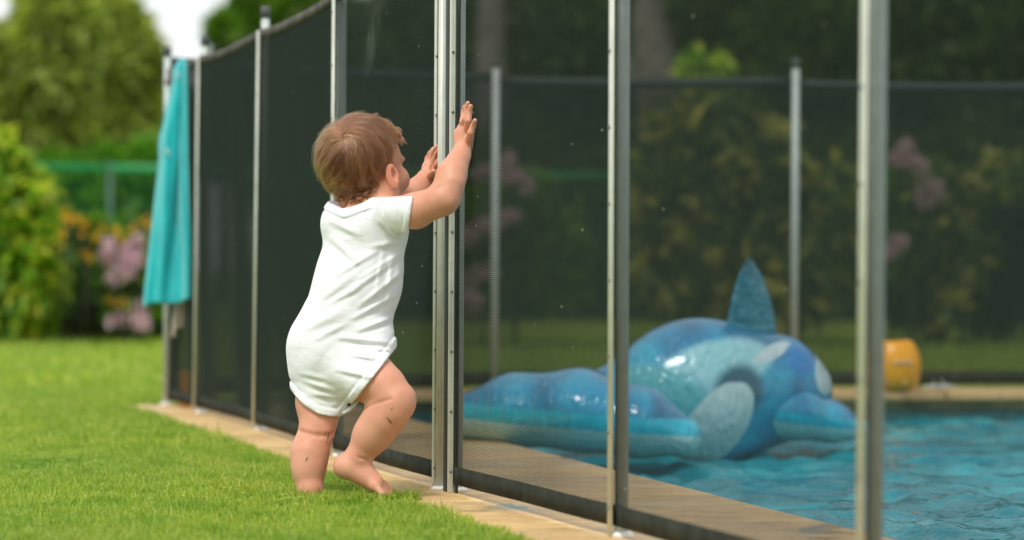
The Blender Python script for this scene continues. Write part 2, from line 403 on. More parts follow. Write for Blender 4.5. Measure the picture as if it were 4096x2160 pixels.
def post(parent, B, lean, h=1.295, r=0.0125, cap=True, batten=True, side=1, bw=0.022, bt=0.005, tube_off=0.0135, z0=0.0, screws=True, toff=0.0):
    """tube behind the screen, flat screwed batten in front of it"""
    L_ = lambda p, z: Vector((p.x + lean * z, p.y, z0 + z))
    T0 = B + ND * tube_off * side + DD * toff
    tb = MB().tube([L_(T0, 0.0), L_(T0, h * 0.5), L_(T0, h - 0.035)], r, 16).build('post', M['alu'], parent, True)
    MB().lathe(L_(T0, 0.003), [(r * 1.9, 0.0), (r * 1.9, 0.006), (r * 1.25, 0.011)], 18).build('base_collar', M['collar'], tb, False)
    if cap:
        MB().lathe(L_(T0, h - 0.035), [(r * 1.12, 0), (r * 1.14, 0.030), (r * 1.0, 0.036)], 18).build('cap', M['cap'], tb, False)
    if batten:
        F0 = B - ND * (bt / 2 + 0.004) * side; mb = MB()
        ang = math.atan2(DD.y, DD.x)
        n = 6; vs = []
        prof = [(-bw / 2, 0.0), (-bw / 2, bt * 0.6), (-bw * 0.3, bt), (bw * 0.3, bt), (bw / 2, bt * 0.6), (bw / 2, 0.0)]
        zt = 1.222
        for z in (0.006, zt / 2, zt):
            for a_, b_ in prof: vs.append(L_(F0 + DD * a_ - ND * b_ * side, z))
        fs = [(i * 6 + k, i * 6 + (k + 1) % 6, (i + 1) * 6 + (k + 1) % 6, (i + 1) * 6 + k) for i in range(2) for k in range(6)] + [(5, 4, 3, 2, 1, 0), tuple(range(12, 18))]
        bt_o = mb.add(vs, fs).build('batten', M['batten'], tb)
        if screws:
            for k in range(9):
                z = 0.055 + k * 0.139; c = L_(F0 - ND * (bt) * side, z); MB().tube([c, c - ND * 0.0028 * side], [0.0042, 0.0030], 8).build('screw', M['screw'], bt_o)
    return tb
def gp(xs, Y): return Vector(((xs - 2048) * Y / FP, Y, 0))
near = empty('pool_fence', (fence_x(5.67), 5.67, 0))
tag(near, 'dark mesh pool fence along the lawn that the child leans on, slim grey posts', 'fence')
PN = [(669, 9.50, 0.004), (785, 8.99, 0.012), (1023, 8.01, 0.013), (1336, 6.87, 0.006), (1812, 5.735, 0.006), (2457, 4.78, 0.0035), (3458, 3.735, 0.009), (5300, 2.69, 0.0)]
PB = []
for i, (xs, Y, ln) in enumerate(PN):
    B = gp(xs, Y); PB.append(B)
    if i == 0: post(near, B, ln, batten=True, side=-1, h=1.30, tube_off=0.004)
    elif i == 4: pass
    else: post(near, B, ln)
# the two end posts where the fence opens, side by side with a thin gap
D0 = PB[4]
GN = D0 + DD * 0.0
def flat_post(xs_off, name, mat, bw, dep, z1, proud, scr):
    c0 = D0 + DD * xs_off - ND * proud; mb = MB(); vs = []
    for z in (0.004, 0.65, z1):
        for a_, b_ in ((-bw / 2, 0), (-bw / 2, dep), (bw / 2, dep), (bw / 2, 0)):
            q_ = c0 + DD * a_ - ND * b_; vs.append((q_.x + 0.006 * z, q_.y, z))
    fs = [(i * 4 + k, i * 4 + (k + 1) % 4, (i + 1) * 4 + (k + 1) % 4, (i + 1) * 4 + k) for i in range(2) for k in range(4)] + [(3, 2, 1, 0), (8, 9, 10, 11)]
    o = mb.add(vs, fs).build(name, M[mat], near, bevel=0.0015)
    if scr:
        for k in range(10):
            z = 0.05 + k * 0.131; c = c0 - DD * (bw / 2) + DD * 0.0; c = Vector((c.x + 0.006 * z - ND.x * dep * 0.5, c.y - ND.y * dep * 0.5, z))
            MB().tube([c, c - DD * 0.0022], [0.0036, 0.0028], 10).build('screw', M['screw'], o)
    return o
ga = MB().tube([D0 + DD * 0.075 - ND * 0.010 + Vector((0, 0, 0.003)), D0 + DD * 0.075 - ND * 0.010 + Vector((0.008, 0, 1.26))], 0.0090, 16).build('post', M['batten'], near, True)
flat_post(0.004, 'post', 'batten', 0.009, 0.0115, 1.26, 0.000, True)
flat_post(0.027, 'gap_strip', 'black', 0.030, 0.0135, 1.25, -0.002, False)  # added black strip standing in for the dark gap between the two posts
flat_post(0.100, 'gap_strip', 'black', 0.030, 0.012, 1.24, -0.004, False)
flat_post(0.128, 'batten', 'batten', 0.016, 0.004, 1.24, 0.008, True)
flat_post(-0.018, 'gap_strip', 'black', 0.020, 0.004, 1.24, -0.004, False)  # added black strip for the dark gap right of the screwed post
tb = MB().tube([D0 + DD * 0.032 + ND * 0.018 + Vector((0, 0, 0.003)), D0 + DD * 0.032 + ND * 0.018 + Vector((0.008, 0, 1.28))], 0.0125, 16).build('post', M['alu'], near, True)
MB().lathe(D0 + DD * 0.075 - ND * 0.010, [(0.02, 0.004), (0.02, 0.009), (0.012, 0.013)], 18).build('base_collar', M['collar'], ga)
MB().lathe(D0 + DD * 0.032 + ND * 0.018, [(0.024, 0.004), (0.024, 0.009), (0.014, 0.013)], 18).build('base_collar', M['collar'], tb)
for i in range(7):
    A, B = PB[i], PB[i + 1]
    if i == 3: B = D0 + DD * 0.136
    if i == 4: A = D0 - DD * 0.010
    panel(near, A + Vector((0, 0, 0)), B, 0.028, 1.222, PN[i][2], PN[i + 1][2], 'screen', sag=0.013)

far = empty('pool_fence', (1.1, 10.3, 0.03))
tag(far, 'mesh pool fence across the water behind the inflatable whale, pale round posts', 'fence')
PF = [(-1.245, 9.52, 0.006), (-0.07, 10.28, 0.006), (1.106, 10.3, 0.006), (2.30, 10.42, 0.006), (3.5, 10.53, 0.0), (4.7, 10.6, 0)]
for i, (x, y, ln) in enumerate(PF):
    if i == 0: continue
    tb = MB().tube([(x, y, 0.03), (x + ln * 1.3, y, 1.29)], 0.0155, 14).build('post', M['alu'], far, True)
    MB().lathe((x + ln * 1.29, y, 1.285), [(0.017, 0), (0.0175, 0.03), (0.015, 0.037)], 14).build('cap', M['cap'], tb)
for i in range(5):
    a_, b_ = PF[i], PF[i + 1]
    zt = 1.262 - i * 0.012
    panel(far, Vector((a_[0], a_[1] + 0.018, 0.0)), Vector((b_[0], b_[1] + 0.018, 0.0)), 0.045, zt, 0.004, 0.004, 'screen_far', sag=0.008, n=10, m=10, hemh=0.05)

# ---------------------------------------------------------------- turquoise towel on the fence corner
def towel():
    rowsL = [(147, 455, 468), (152, 448, 470), (175, 435, 471), (205, 430, 471.5), (240, 424, 472), (290, 412, 472), (345, 400, 472.5), (372, 397, 473), (395, 399, 473), (430, 396, 474), (500, 388, 475.5), (560, 382, 477), (620, 375, 478.5), (690, 367, 480.5), (740, 361, 482), (768, 359, 483)]
    ys = np.array([r_[0] for r_ in rowsL], float); xl = np.array([r_[1] for r_ in rowsL], float); xr = np.array([r_[2] for r_ in rowsL], float)
    nr, nc = 90, 128; V = []; Yc = 9.22
    for i in range(nr):
        t_ = i / (nr - 1)
        for k in range(nc):
            th = 2 * math.pi * k / nc; cx = math.cos(th)
            # bottom edge is uneven: lower on the left
            yb = 768 - 17 * (cx * 0.5 + 0.5) ** 1.5 + 3.5 * math.sin(5 * th + 1)
            y = 147 + (yb - 147) * t_
            a_, b_ = np.interp(y, ys, xl), np.interp(y, ys, xr)
            open_ = min(1.0, t_ * 1.6 + 0.12)
            x = (a_ + b_) / 2 + (b_ - a_) / 2 * math.copysign(abs(cx) ** 0.6, cx)
            dep = (0.012 + 0.030 * open_) * math.sin(th)
            s_ = (cx * 0.5 + 0.5)
            fold = 0.013 * open_ * math.sin(s_ ** 1.4 * 16 + 1.3 * math.sin(t_ * 5)) + 0.016 * open_ * math.sin(s_ * 6.5 + 2.2 + t_ * 2.2)
            fold += 0.040 * math.exp(-((s_ - 0.56 - 0.05 * math.sin(5 * t_)) / 0.045) ** 2) * open_ + 0.014 * math.exp(-(((t_ - 0.40) - 0.5 * (s_ - 0.3)) / 0.03) ** 2) * max(0, 1 - s_ * 1.6)
            yy = Yc + 0.13 * (0.5 - s_) - dep + (fold if math.sin(th) > 0 else -fold * 0.5); V.append(tuple(P(x, y, yy)))
    F_ = [(i * nc + k, (i + 1) * nc + k, (i + 1) * nc + (k + 1) % nc, i * nc + (k + 1) % nc) for i in range(nr - 1) for k in range(nc)]
    F_.append(tuple(range(nc))); F_.append(tuple(range(nr * nc - 1, (nr - 1) * nc - 1, -1)))
    m, n, b, o = newmat('towel_cloth'); v = coords(n, src='World'); f = noise(n, v, 260, 3); f2 = noise(n, v, 12, 3)
    n.links.new(ramp(n, f2, [(0.3, (0.004, 0.42, 0.46)), (0.7, (0.012, 0.52, 0.55))]), b.inputs['Base Color'])
    b.inputs['Roughness'].default_value = 0.9; b.inputs['Sheen Weight'].default_value = 0.3; bump(n, b, f, 0.25, 0.003)
    ob = np_mesh('towel', V, F_, m, None, True)
    tag(ob, 'turquoise towel hanging in folds over the far corner of the mesh fence', 'towel')
    lb = plain('label_cloth', (0.62, 0.62, 0.60), 0.7)
    pts = [P(419, 373, 9.135), P(423, 384, 9.135), P(429, 395, 9.135)]; MB().tube(pts, [0.008, 0.010, 0.007], 8, sq=0.3).build('label_tag', lb, ob, True)
    pts = [P(450, 180, 9.16), P(449, 192, 9.155), P(447, 205, 9.15)]; MB().tube(pts, [0.006, 0.008, 0.006], 8, sq=0.3).build('label_tag', lb, ob, True)
towel()
bm_ = plain('beige_cloth', (0.48, 0.42, 0.33), 0.85)
mb = MB()
pts = [P(451, 740, 9.28), P(452, 780, 9.28), P(453, 818, 9.28)]
vs = []; fs = []
for i, y in enumerate(np.linspace(735, 824, 14)):
    for k, x in enumerate(np.linspace(436, 469, 12)):
        tt = i / 13; xx = 452 + (x - 452) * (0.8 + 0.2 * tt) + 1.5 * tt; p = P(xx, y + (4 if k < 4 else 0) * tt, 9.27); vs.append((p.x, p.y + 0.007 * math.sin(k * 1.3 + tt), p.z))
for i in range(13):
    for k in range(11): fs.append((i * 12 + k, i * 12 + k + 1, (i + 1) * 12 + k + 1, (i + 1) * 12 + k))
st = mb.add(vs, fs).build('hanging_cloth', bm_, None, True); md = st.modifiers.new('thick', 'SOLIDIFY'); md.thickness = 0.006
tag(st, 'beige cloth end dangling below the turquoise towel', 'cloth')
MB().tube([P(441, 760, 9.25), P(439, 800, 9.25), P(437, 835, 9.25), P(435, 848, 9.25)], [0.005, 0.006, 0.007, 0.009], 8).build('cord', bm_, st, True)
mb = MB().box(P(427, 192, 9.13), 0.016, 0.02, 0.045).box(P(424, 207, 9.13), 0.02, 0.024, 0.022)
cl = mb.build('clothes_clip', plain('clip_plastic', (0.16, 0.11, 0.13), 0.4), bevel=0.003)
tag(cl, 'small dark plum clip beside the top of the turquoise towel', 'clip')

# ---------------------------------------------------------------- things across the water
def ribbed_buoy(c, r, h, name, label, cat, sides=0):
    prof = [(0.0001, 0.0), (r * 0.66, 0.0), (r * 0.86, h * 0.10), (r * 0.97, h * 0.30), (r, h * 0.52), (r * 0.95, h * 0.70), (r * 0.80, h * 0.88), (r * 0.64, h * 0.985), (r * 0.60, h), (r * 0.54, h * 0.965), (0.0001, h * 0.955)]
    n = 60; vs = []; fs = []
    for i, (rr, z) in enumerate(prof):
        for k in range(n):
            th = 2 * math.pi * k / n; q_ = rr * (1 - 0.018 * abs(math.sin(th * 9)) * math.sin(math.pi * min(1, i / 8)))
            vs.append((c[0] + q_ * math.cos(th), c[1] + q_ * math.sin(th), c[2] + z + 0.003 * math.sin(2 * th + 1) * (z / h)))
    for i in range(len(prof) - 1):
        for k in range(n): fs.append((i * n + k, i * n + (k + 1) % n, (i + 1) * n + (k + 1) % n, (i + 1) * n + k))
    m = plain('orange_vinyl', (0.96, 0.39, 0.008), 0.35, 0, 0.10, 9, 0.2)
    o = MB().add(vs, fs).build(name, m, None, True); o.modifiers.new('s', 'SUBSURF').render_levels = 1
    return tag(o, label, cat)
def Pb(xs, ys, Y): return P(xs / S, ys / S, Y)
cb = Pb(3576, 1536, 9.95)
b1 = ribbed_buoy((cb.x, 9.95, 0.034), 0.104, 0.192, 'float_toy', 'round orange inflatable float standing on the far coping right of the whale', 'float')
mb = MB(); r = random.Random(3)
for k in range(7):
    th = -math.pi / 2 - 0.15 + k * 0.10; rr = 0.1055
    mb.box((cb.x + rr * math.cos(th), 9.95 + rr * math.sin(th), 0.034 + 0.112), 0.008, 0.0015, 0.012, th + math.pi / 2)
mb.build('printed_mark', plain('pale_print', (0.85, 0.62, 0.35), 0.5), b1)
MB().tube([(cb.x + 0.025, 9.95 - 0.098, 0.07), (cb.x + 0.027, 9.95 - 0.112, 0.068)], [0.009, 0.006], 10).build('valve', plain('valve_vinyl', (0.9, 0.55, 0.12), 0.4), b1)
# orange thing seen through the screen near the corner
b2 = ribbed_buoy((-1.169, 9.42, 0.005), 0.034, 0.13, 'bucket_toy', 'orange toy glimpsed through the mesh beside the fence corner post', 'pool toy')
# white plastic pieces beside the float
wh = plain('white_plastic', (0.75, 0.77, 0.76), 0.35)
root = empty('plastic_toy', tuple(Pb(3760, 1540, 9.9))); root.location.z = 0.034
tag(root, 'small white plastic toy with upright fins lying beside the orange float', 'toy')
def blade(p0, p1, w0, w1, nm):
    p0, p1 = Vector(p0), Vector(p1); mid = (p0 + p1) / 2 + Vector((0, 0, 0.006))
    MB().tube([p0, p0.lerp(mid, .5), mid, mid.lerp(p1, .6), p1], [w0 * .6, w0, (w0 + w1) / 2, w1, w1 * .4], 10, sq=0.35).build(nm, wh, root, True)
X0 = lambda xs: Pb(xs, 1540, 9.9).x
blade((X0(3690), 9.9, 0.050), (X0(3775), 9.88, 0.052), 0.012, 0.010, 'body')
blade((X0(3750), 9.9, 0.045), (X0(3835), 9.91, 0.050), 0.014, 0.008, 'body_end')
blade((X0(3742), 9.9, 0.045), (X0(3733), 9.9, 0.078), 0.007, 0.004, 'fin')
blade((X0(3775), 9.9, 0.045), (X0(3762), 9.9, 0.083), 0.010, 0.004, 'fin')
blade((X0(3772), 9.89, 0.050), (X0(3800), 9.89, 0.062), 0.010, 0.005, 'fin')

# ---------------------------------------------------------------- signed-distance modelling
class Field:
    def __init__(s, lo, hi, h):
        s.lo = np.array(lo, float); s.h = h; s.n = np.ceil((np.array(hi, float) - s.lo) / h).astype(int) + 1
        s.D = np.full(s.n, 0.25, np.float32)
        s.ax = [(s.lo[i] + h * np.arange(s.n[i])).astype(np.float32) for i in range(3)]
    def sl(s, lo, hi):
        a = np.clip(np.floor((np.array(lo) - s.lo) / s.h).astype(int), 0, s.n - 1); b = np.clip(np.ceil((np.array(hi) - s.lo) / s.h).astype(int) + 1, 1, s.n)
        return tuple(slice(a[i], b[i]) for i in range(3))
    def grid(s, sl): return s.ax[0][sl[0]][:, None, None], s.ax[1][sl[1]][None, :, None], s.ax[2][sl[2]][None, None, :]
    def _add(s, fn, lo, hi, k, op='u'):
        pad = max(k, 0) + 0.012
        sl = s.sl(np.array(lo) - pad, np.array(hi) + pad); X, Y, Z = s.grid(sl); d = fn(X, Y, Z); a = s.D[sl]
        if a.size == 0: return
        if op == 'u':
            if k > 0: h = np.clip(0.5 + 0.5 * (a - d) / k, 0, 1); s.D[sl] = a * (1 - h) + d * h - k * h * (1 - h)
            else: s.D[sl] = np.minimum(a, d)
        else:
            d = -d
            if k > 0: h = np.clip(0.5 + 0.5 * (d - a) / k, 0, 1); s.D[sl] = a * (1 - h) + d * h + k * h * (1 - h)
            else: s.D[sl] = np.maximum(a, d)
    def cone(s, a, b, r1, r2, k=0.01, op='u'):
        a = np.array(a, float); b = np.array(b, float); ab = b - a; L = max(ab @ ab, 1e-9)
        def fn(X, Y, Z):
            x, y, z = X - a[0], Y - a[1], Z - a[2]
            t = np.clip((x * ab[0] + y * ab[1] + z * ab[2]) / L, 0, 1)
            return (np.sqrt((x - t * ab[0]) ** 2 + (y - t * ab[1]) ** 2 + (z - t * ab[2]) ** 2) - (r1 + (r2 - r1) * t)).astype(np.float32)
        r = max(r1, r2); s._add(fn, np.minimum(a, b) - r, np.maximum(a, b) + r, k, op); return s
    def ell(s, c, r, Rm=None, k=0.01, op='u'):
        c = np.array(c, float); r = np.array(r, float); Rm = np.eye(3) if Rm is None else np.array(Rm, float)   # rows: local axes
        def fn(X, Y, Z):
            x, y, z = X - c[0], Y - c[1], Z - c[2]
            l = [Rm[i, 0] * x + Rm[i, 1] * y + Rm[i, 2] * z for i in range(3)]
            k0 = np.sqrt(sum((l[i] / r[i]) ** 2 for i in range(3))); k1 = np.sqrt(sum((l[i] / r[i] ** 2) ** 2 for i in range(3)))
            return (k0 * (k0 - 1.0) / np.maximum(k1, 1e-6)).astype(np.float32)
        R_ = r.max(); s._add(fn, c - R_, c + R_, k, op); return s
    def chain(s, pts, rad, k=0.01, op='u'):
        for i in range(len(pts) - 1): s.cone(pts[i], pts[i + 1], rad[i], rad[i + 1], k, op)
        return s
    def mesh(s):
        D = s.D; D[0] = D[-1] = 0.1; D[:, 0] = D[:, -1] = 0.1; D[:, :, 0] = D[:, :, -1] = 0.1
        I = D < 0; c = [(0, 0, 0), (1, 0, 0), (0, 1, 0), (1, 1, 0), (0, 0, 1), (1, 0, 1), (0, 1, 1), (1, 1, 1)]
        nx, ny, nz = D.shape
        cnt = np.zeros((nx - 1, ny - 1, nz - 1), np.int8)
        for a in c: cnt += I[a[0]:nx - 1 + a[0], a[1]:ny - 1 + a[1], a[2]:nz - 1 + a[2]]
        act = np.nonzero((cnt > 0) & (cnt < 8)); idx = np.full(cnt.shape, -1, np.int32); idx[act] = np.arange(len(act[0]))
        i, j, k = act; acc = np.zeros((len(i), 3)); num = np.zeros(len(i))
        for a in range(8):
            for b in range(a + 1, 8):
                if sum(abs(c[a][q] - c[b][q]) for q in range(3)) != 1: continue
                fa = D[i + c[a][0], j + c[a][1], k + c[a][2]]; fb = D[i + c[b][0], j + c[b][1], k + c[b][2]]
                cr = (fa < 0) != (fb < 0); t = np.where(cr, fa / np.where(cr, fa - fb, 1), 0)
                for q in range(3): acc[:, q] += cr * (c[a][q] + t * (c[b][q] - c[a][q]))
                num += cr
        V = s.lo + (np.stack([i, j, k], 1) + acc / num[:, None]) * s.h
        F_ = []
        for ax in range(3):
            A = I[tuple(slice(0, -1) if q == ax else slice(None) for q in range(3))]; B = I[tuple(slice(1, None) if q == ax else slice(None) for q in range(3))]
            e = np.nonzero(A != B); ok = np.ones(len(e[0]), bool); o1, o2 = [q for q in range(3) if q != ax]
            for q in (o1, o2): ok &= (e[q] > 0) & (e[q] < D.shape[q] - 1)
            e = [x[ok] for x in e]; s_ = A[tuple(e)]
            def cell(d1, d2):
                z = [x.copy() for x in e]; z[o1] -= d1; z[o2] -= d2; return idx[tuple(z)]
            qd = np.stack([cell(1, 1), cell(0, 1), cell(0, 0), cell(1, 0)], 1)
            flip = s_ if ax != 1 else ~s_
            qd[~flip] = qd[~flip][:, ::-1]; F_.append(qd)
        return V, np.concatenate(F_)
def smooth_verts(V, F_, it=1, lam=0.5):
    a = F_.ravel(); b = np.roll(F_, -1, 1).ravel(); n = len(V)
    deg = np.bincount(a, minlength=n) + np.bincount(b, minlength=n)
    for _ in range(it):
        acc = np.stack([np.bincount(a, V[b, q], n) + np.bincount(b, V[a, q], n) for q in range(3)], 1)
        V = V * (1 - lam) + lam * acc / np.maximum(deg, 1)[:, None]
    return V

# ---------------------------------------------------------------- inflatable orca
def vinyl(name, zones, zc=None):
    """zones: coloured patches of the printed vinyl, (centre, radii, colour); zc: (z heights, colours) seams"""
    m, n, b, o = newmat(name); v = coords(n, src='World'); sp = N(n, 'ShaderNodeSeparateXYZ'); n.links.new(v, sp.inputs[0])
    f = noise(n, coords(n, (5, 5, 5), (0, R(35), 0), src='World'), 1.1, 2, 0.45, 0.7)
    c = ramp(n, f, [(0.30, (0.001, 0.18, 0.36)), (0.46, (0.002, 0.27, 0.52)), (0.60, (0.004, 0.38, 0.64)), (0.74, (0.03, 0.54, 0.76))])
    wob = mth(n, 'MULTIPLY', mth(n, 'SUBTRACT', f, 0.5), 0.10)
    for cen, rad, cc, ed, rot in zones:
        mp = N(n, 'ShaderNodeMapping'); mp.vector_type = 'POINT'; mp.inputs['Rotation'].default_value = (0, R(rot), 0)
        sc_ = N(n, 'ShaderNodeVectorMath', operation='SUBTRACT'); n.links.new(v, sc_.inputs[0]); sc_.inputs[1].default_value = cen
        dv = N(n, 'ShaderNodeVectorMath', operation='DIVIDE'); n.links.new(sc_.outputs[0], mp.inputs[0]); n.links.new(mp.outputs[0], dv.inputs[0]); dv.inputs[1].default_value = rad
        ln = N(n, 'ShaderNodeVectorMath', operation='LENGTH'); n.links.new(dv.outputs[0], ln.inputs[0])
        d = mth(n, 'ADD', ln.outputs['Value'], mth(n, 'MULTIPLY', wob, 2.0))
        mask = mth(n, 'MULTIPLY', mth(n, 'SUBTRACT', 1.0 + ed, d), 1.0 / ed, clamp=True)
        c = mixrgb(n, mask, c, cc)
    if zc:
        sx, s0 = zc['slope'], zc['z']
        zz = mth(n, 'ADD', sp.outputs['Z'], mth(n, 'ADD', mth(n, 'MULTIPLY', sp.outputs['X'], sx), mth(n, 'MULTIPLY', wob, 0.10)))
        k1 = mth(n, 'MULTIPLY', mth(n, 'SUBTRACT', s0[1], zz), 120, clamp=True); c = mixrgb(n, k1, c, (0.0, 0.58, 0.78))
        k2 = mth(n, 'MULTIPLY', mth(n, 'SUBTRACT', s0[0], zz), 160, clamp=True); c = mixrgb(n, k2, c, (0.48, 0.80, 0.82))
    n.links.new(c, b.inputs['Base Color']); b.inputs['Roughness'].default_value = 0.16; b.inputs['Coat Weight'].default_value = 0.8; b.inputs['Coat Roughness'].default_value = 0.05; b.inputs['Subsurface Weight'].default_value = 0.15; b.inputs['Subsurface Scale'].default_value = 0.05; b.inputs['Subsurface Radius'].default_value = (0.3, 0.8, 1.0)
    fw = noise(n, coords(n, (16, 16, 3.5), (0, R(24), 0), src='World'), 2.4, 2, 0.5, 1.2); fv = noise(n, coords(n, (1, 1, 1), src='World'), 7, 2, 0.4, 0.6); bump(n, b, mth(n, 'ADD', mth(n, 'MULTIPLY', fw, 0.7), mth(n, 'MULTIPLY', fv, 0.6)), 0.60, 0.035)
    return m
def sdf_obj(name, Fd, mat, parent, sm=2):
    V, F_ = Fd.mesh(); V = smooth_verts(V, F_, sm); return np_mesh(name, V, F_, mat, parent, True)
wroot = empty('inflatable_whale', tuple(Pb(2900, 1700, 7.9))); wroot.location.z = WZ
tag(wroot, 'blue inflatable killer whale float with tall back fin lying on the pool water', 'inflatable')
Wp = lambda xs, ys, Y: np.array(Pb(xs, ys, Y))
YB = 7.95
F1 = Field((-0.05, 7.35, -0.12), (1.15, 8.6, 0.45), 0.011)
def rotm(a):
    return [[math.cos(a), math.sin(a), 0], [-math.sin(a), math.cos(a), 0], [0, 0, 1]]
F1.ell(Wp(2800, 1580, YB), (0.275, 0.235, 0.235), rotm(0.5), 0.05)
F1.ell(Wp(3040, 1560, YB + 0.06), (0.225, 0.17, 0.175), rotm(0.5), 0.05)
F1.cone(Wp(3120, 1530, YB + .1), Wp(3215, 1560, YB + .13), 0.125, 0.080, 0.05)
F1.cone(Wp(2620, 1600, YB - .05), Wp(2280, 1640, YB - .05), 0.165, 0.085, 0.05)
F1.ell(Wp(3170, 1440, YB + 0.03), (0.055, 0.05, 0.035), rotm(0.5), 0.02)
F1.cone(Wp(3180, 1412, YB - .01), Wp(3215, 1455, YB - .0), 0.016, 0.014, 0.006)
F1.cone(Wp(3215, 1455, YB), Wp(3165, 1475, YB - .0), 0.014, 0.012, 0.006)
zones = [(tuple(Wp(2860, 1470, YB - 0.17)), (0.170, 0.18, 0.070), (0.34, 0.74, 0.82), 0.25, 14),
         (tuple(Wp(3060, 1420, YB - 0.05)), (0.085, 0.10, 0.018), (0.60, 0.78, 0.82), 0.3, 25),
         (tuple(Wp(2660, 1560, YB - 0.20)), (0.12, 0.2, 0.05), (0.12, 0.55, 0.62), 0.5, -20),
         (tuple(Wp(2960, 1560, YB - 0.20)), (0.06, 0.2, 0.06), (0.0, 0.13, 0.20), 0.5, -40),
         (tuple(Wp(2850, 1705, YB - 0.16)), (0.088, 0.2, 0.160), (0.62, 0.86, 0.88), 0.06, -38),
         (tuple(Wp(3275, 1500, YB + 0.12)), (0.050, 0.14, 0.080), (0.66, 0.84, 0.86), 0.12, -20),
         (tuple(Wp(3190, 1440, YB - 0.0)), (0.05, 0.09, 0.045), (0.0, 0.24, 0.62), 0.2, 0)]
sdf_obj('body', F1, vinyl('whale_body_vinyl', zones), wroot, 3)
# dorsal fin
fo = [(2885, 1350), (2908, 1262), (2925, 1180), (2948, 1100), (2972, 1050), (3000, 1017), (3028, 1060), (3060, 1115), (3085, 1180), (3102, 1250), (3118, 1330), (3125, 1370)]
L_, R_ = fo[:6], fo[5:]; vs = []; fs = []; nr = 26; nc = 20
for i in range(nr):
    t_ = i / (nr - 1); y = 1370 + (1017 - 1370) * t_
    xl = np.interp(-y, [-p[1] for p in L_], [p[0] for p in L_]); xr = np.interp(-y, [-p[1] for p in R_[::-1]], [p[0] for p in R_[::-1]])
    for k in range(nc):
        th = 2 * math.pi * k / nc; x = (xl + xr) / 2 + (xr - xl) / 2 * math.cos(th)
        dy = math.sin(th) * 0.042 * (1 - t_) ** 0.7 + 0.003 * math.sin(18 * t_ + 4 * math.cos(th)); p = Wp(x, y, YB + 0.03); vs.append((p[0], p[1] + dy + 0.05 * math.cos(th), p[2]))
for i in range(nr - 1):
    for k in range(nc): fs.append((i * nc + k, i * nc + (k + 1) % nc, (i + 1) * nc + (k + 1) % nc, (i + 1) * nc + k))
fs.append(tuple((nr - 1) * nc + k for k in range(nc)))
m, n, b, o = newmat('fin_vinyl'); f = noise(n, coords(n, (3, 3, 12), src='World'), 5.0, 4, 0.6, 1.2)
n.links.new(ramp(n, f, [(0.3, (0.006, 0.13, 0.20)), (0.5, (0.012, 0.22, 0.32)), (0.72, (0.14, 0.44, 0.50))]), b.inputs['Base Color']); b.inputs['Roughness'].default_value = 0.2
bump(n, b, f, 0.4, 0.03)
MB().add(vs, fs).build('dorsal_fin', m, wroot, True)
# near flipper (left) and far flipper (right): fat cushions with a flat seam
def flipper(pts, rad, flat, mat, h=0.010):
    P_ = np.array([Wp(*p) for p in pts]); lo = P_.min(0) - 0.2; hi = P_.max(0) + 0.2
    Fd = Field(lo, hi, h)
    for i in range(len(P_) - 1):
        a, b_ = P_[i], P_[i + 1]; r1, r2 = rad[i], rad[i + 1]; ab = b_ - a; L2 = ab @ ab
        def fn(X, Y, Z, a=a, ab=ab, L2=L2, r1=r1, r2=r2):
            x, y, z = X - a[0], (Y - a[1]) * 0.62, (Z - a[2]); ab2 = ab * np.array([1, .62, 1])
            t = np.clip((x * ab2[0] + y * ab2[1] + z * ab2[2]) / (ab2 @ ab2), 0, 1)
            return (np.sqrt((x - t * ab2[0]) ** 2 + (y - t * ab2[1]) ** 2 + (z - t * ab2[2]) ** 2) - (r1 + (r2 - r1) * t)).astype(np.float32)
        Fd._add(fn, np.minimum(a, b_) - 0.18, np.maximum(a, b_) + 0.18, 0.03)
    return sdf_obj('flipper', Fd, mat, wroot, 3)
YL = 7.40
vf = vinyl('near_flipper_vinyl', [], {'slope': 0.062, 'z': (0.062, 0.108)})
flipper([(1865, 1668, 7.62), (2060, 1640, 7.55), (2320, 1640, 7.48), (2560, 1690, 7.42), (2730, 1745, 7.38)], [0.070, 0.103, 0.115, 0.098, 0.058], 1, vf)
vf2 = vinyl('far_flipper_vinyl', [], {'slope': 0.135, 'z': (0.150, 0.180)})
flipper([(3000, 1640, 7.95), (3160, 1640, 8.0), (3320, 1685, 8.05), (3462, 1722, 8.1)], [0.085, 0.090, 0.062, 0.030], 1, vf2)

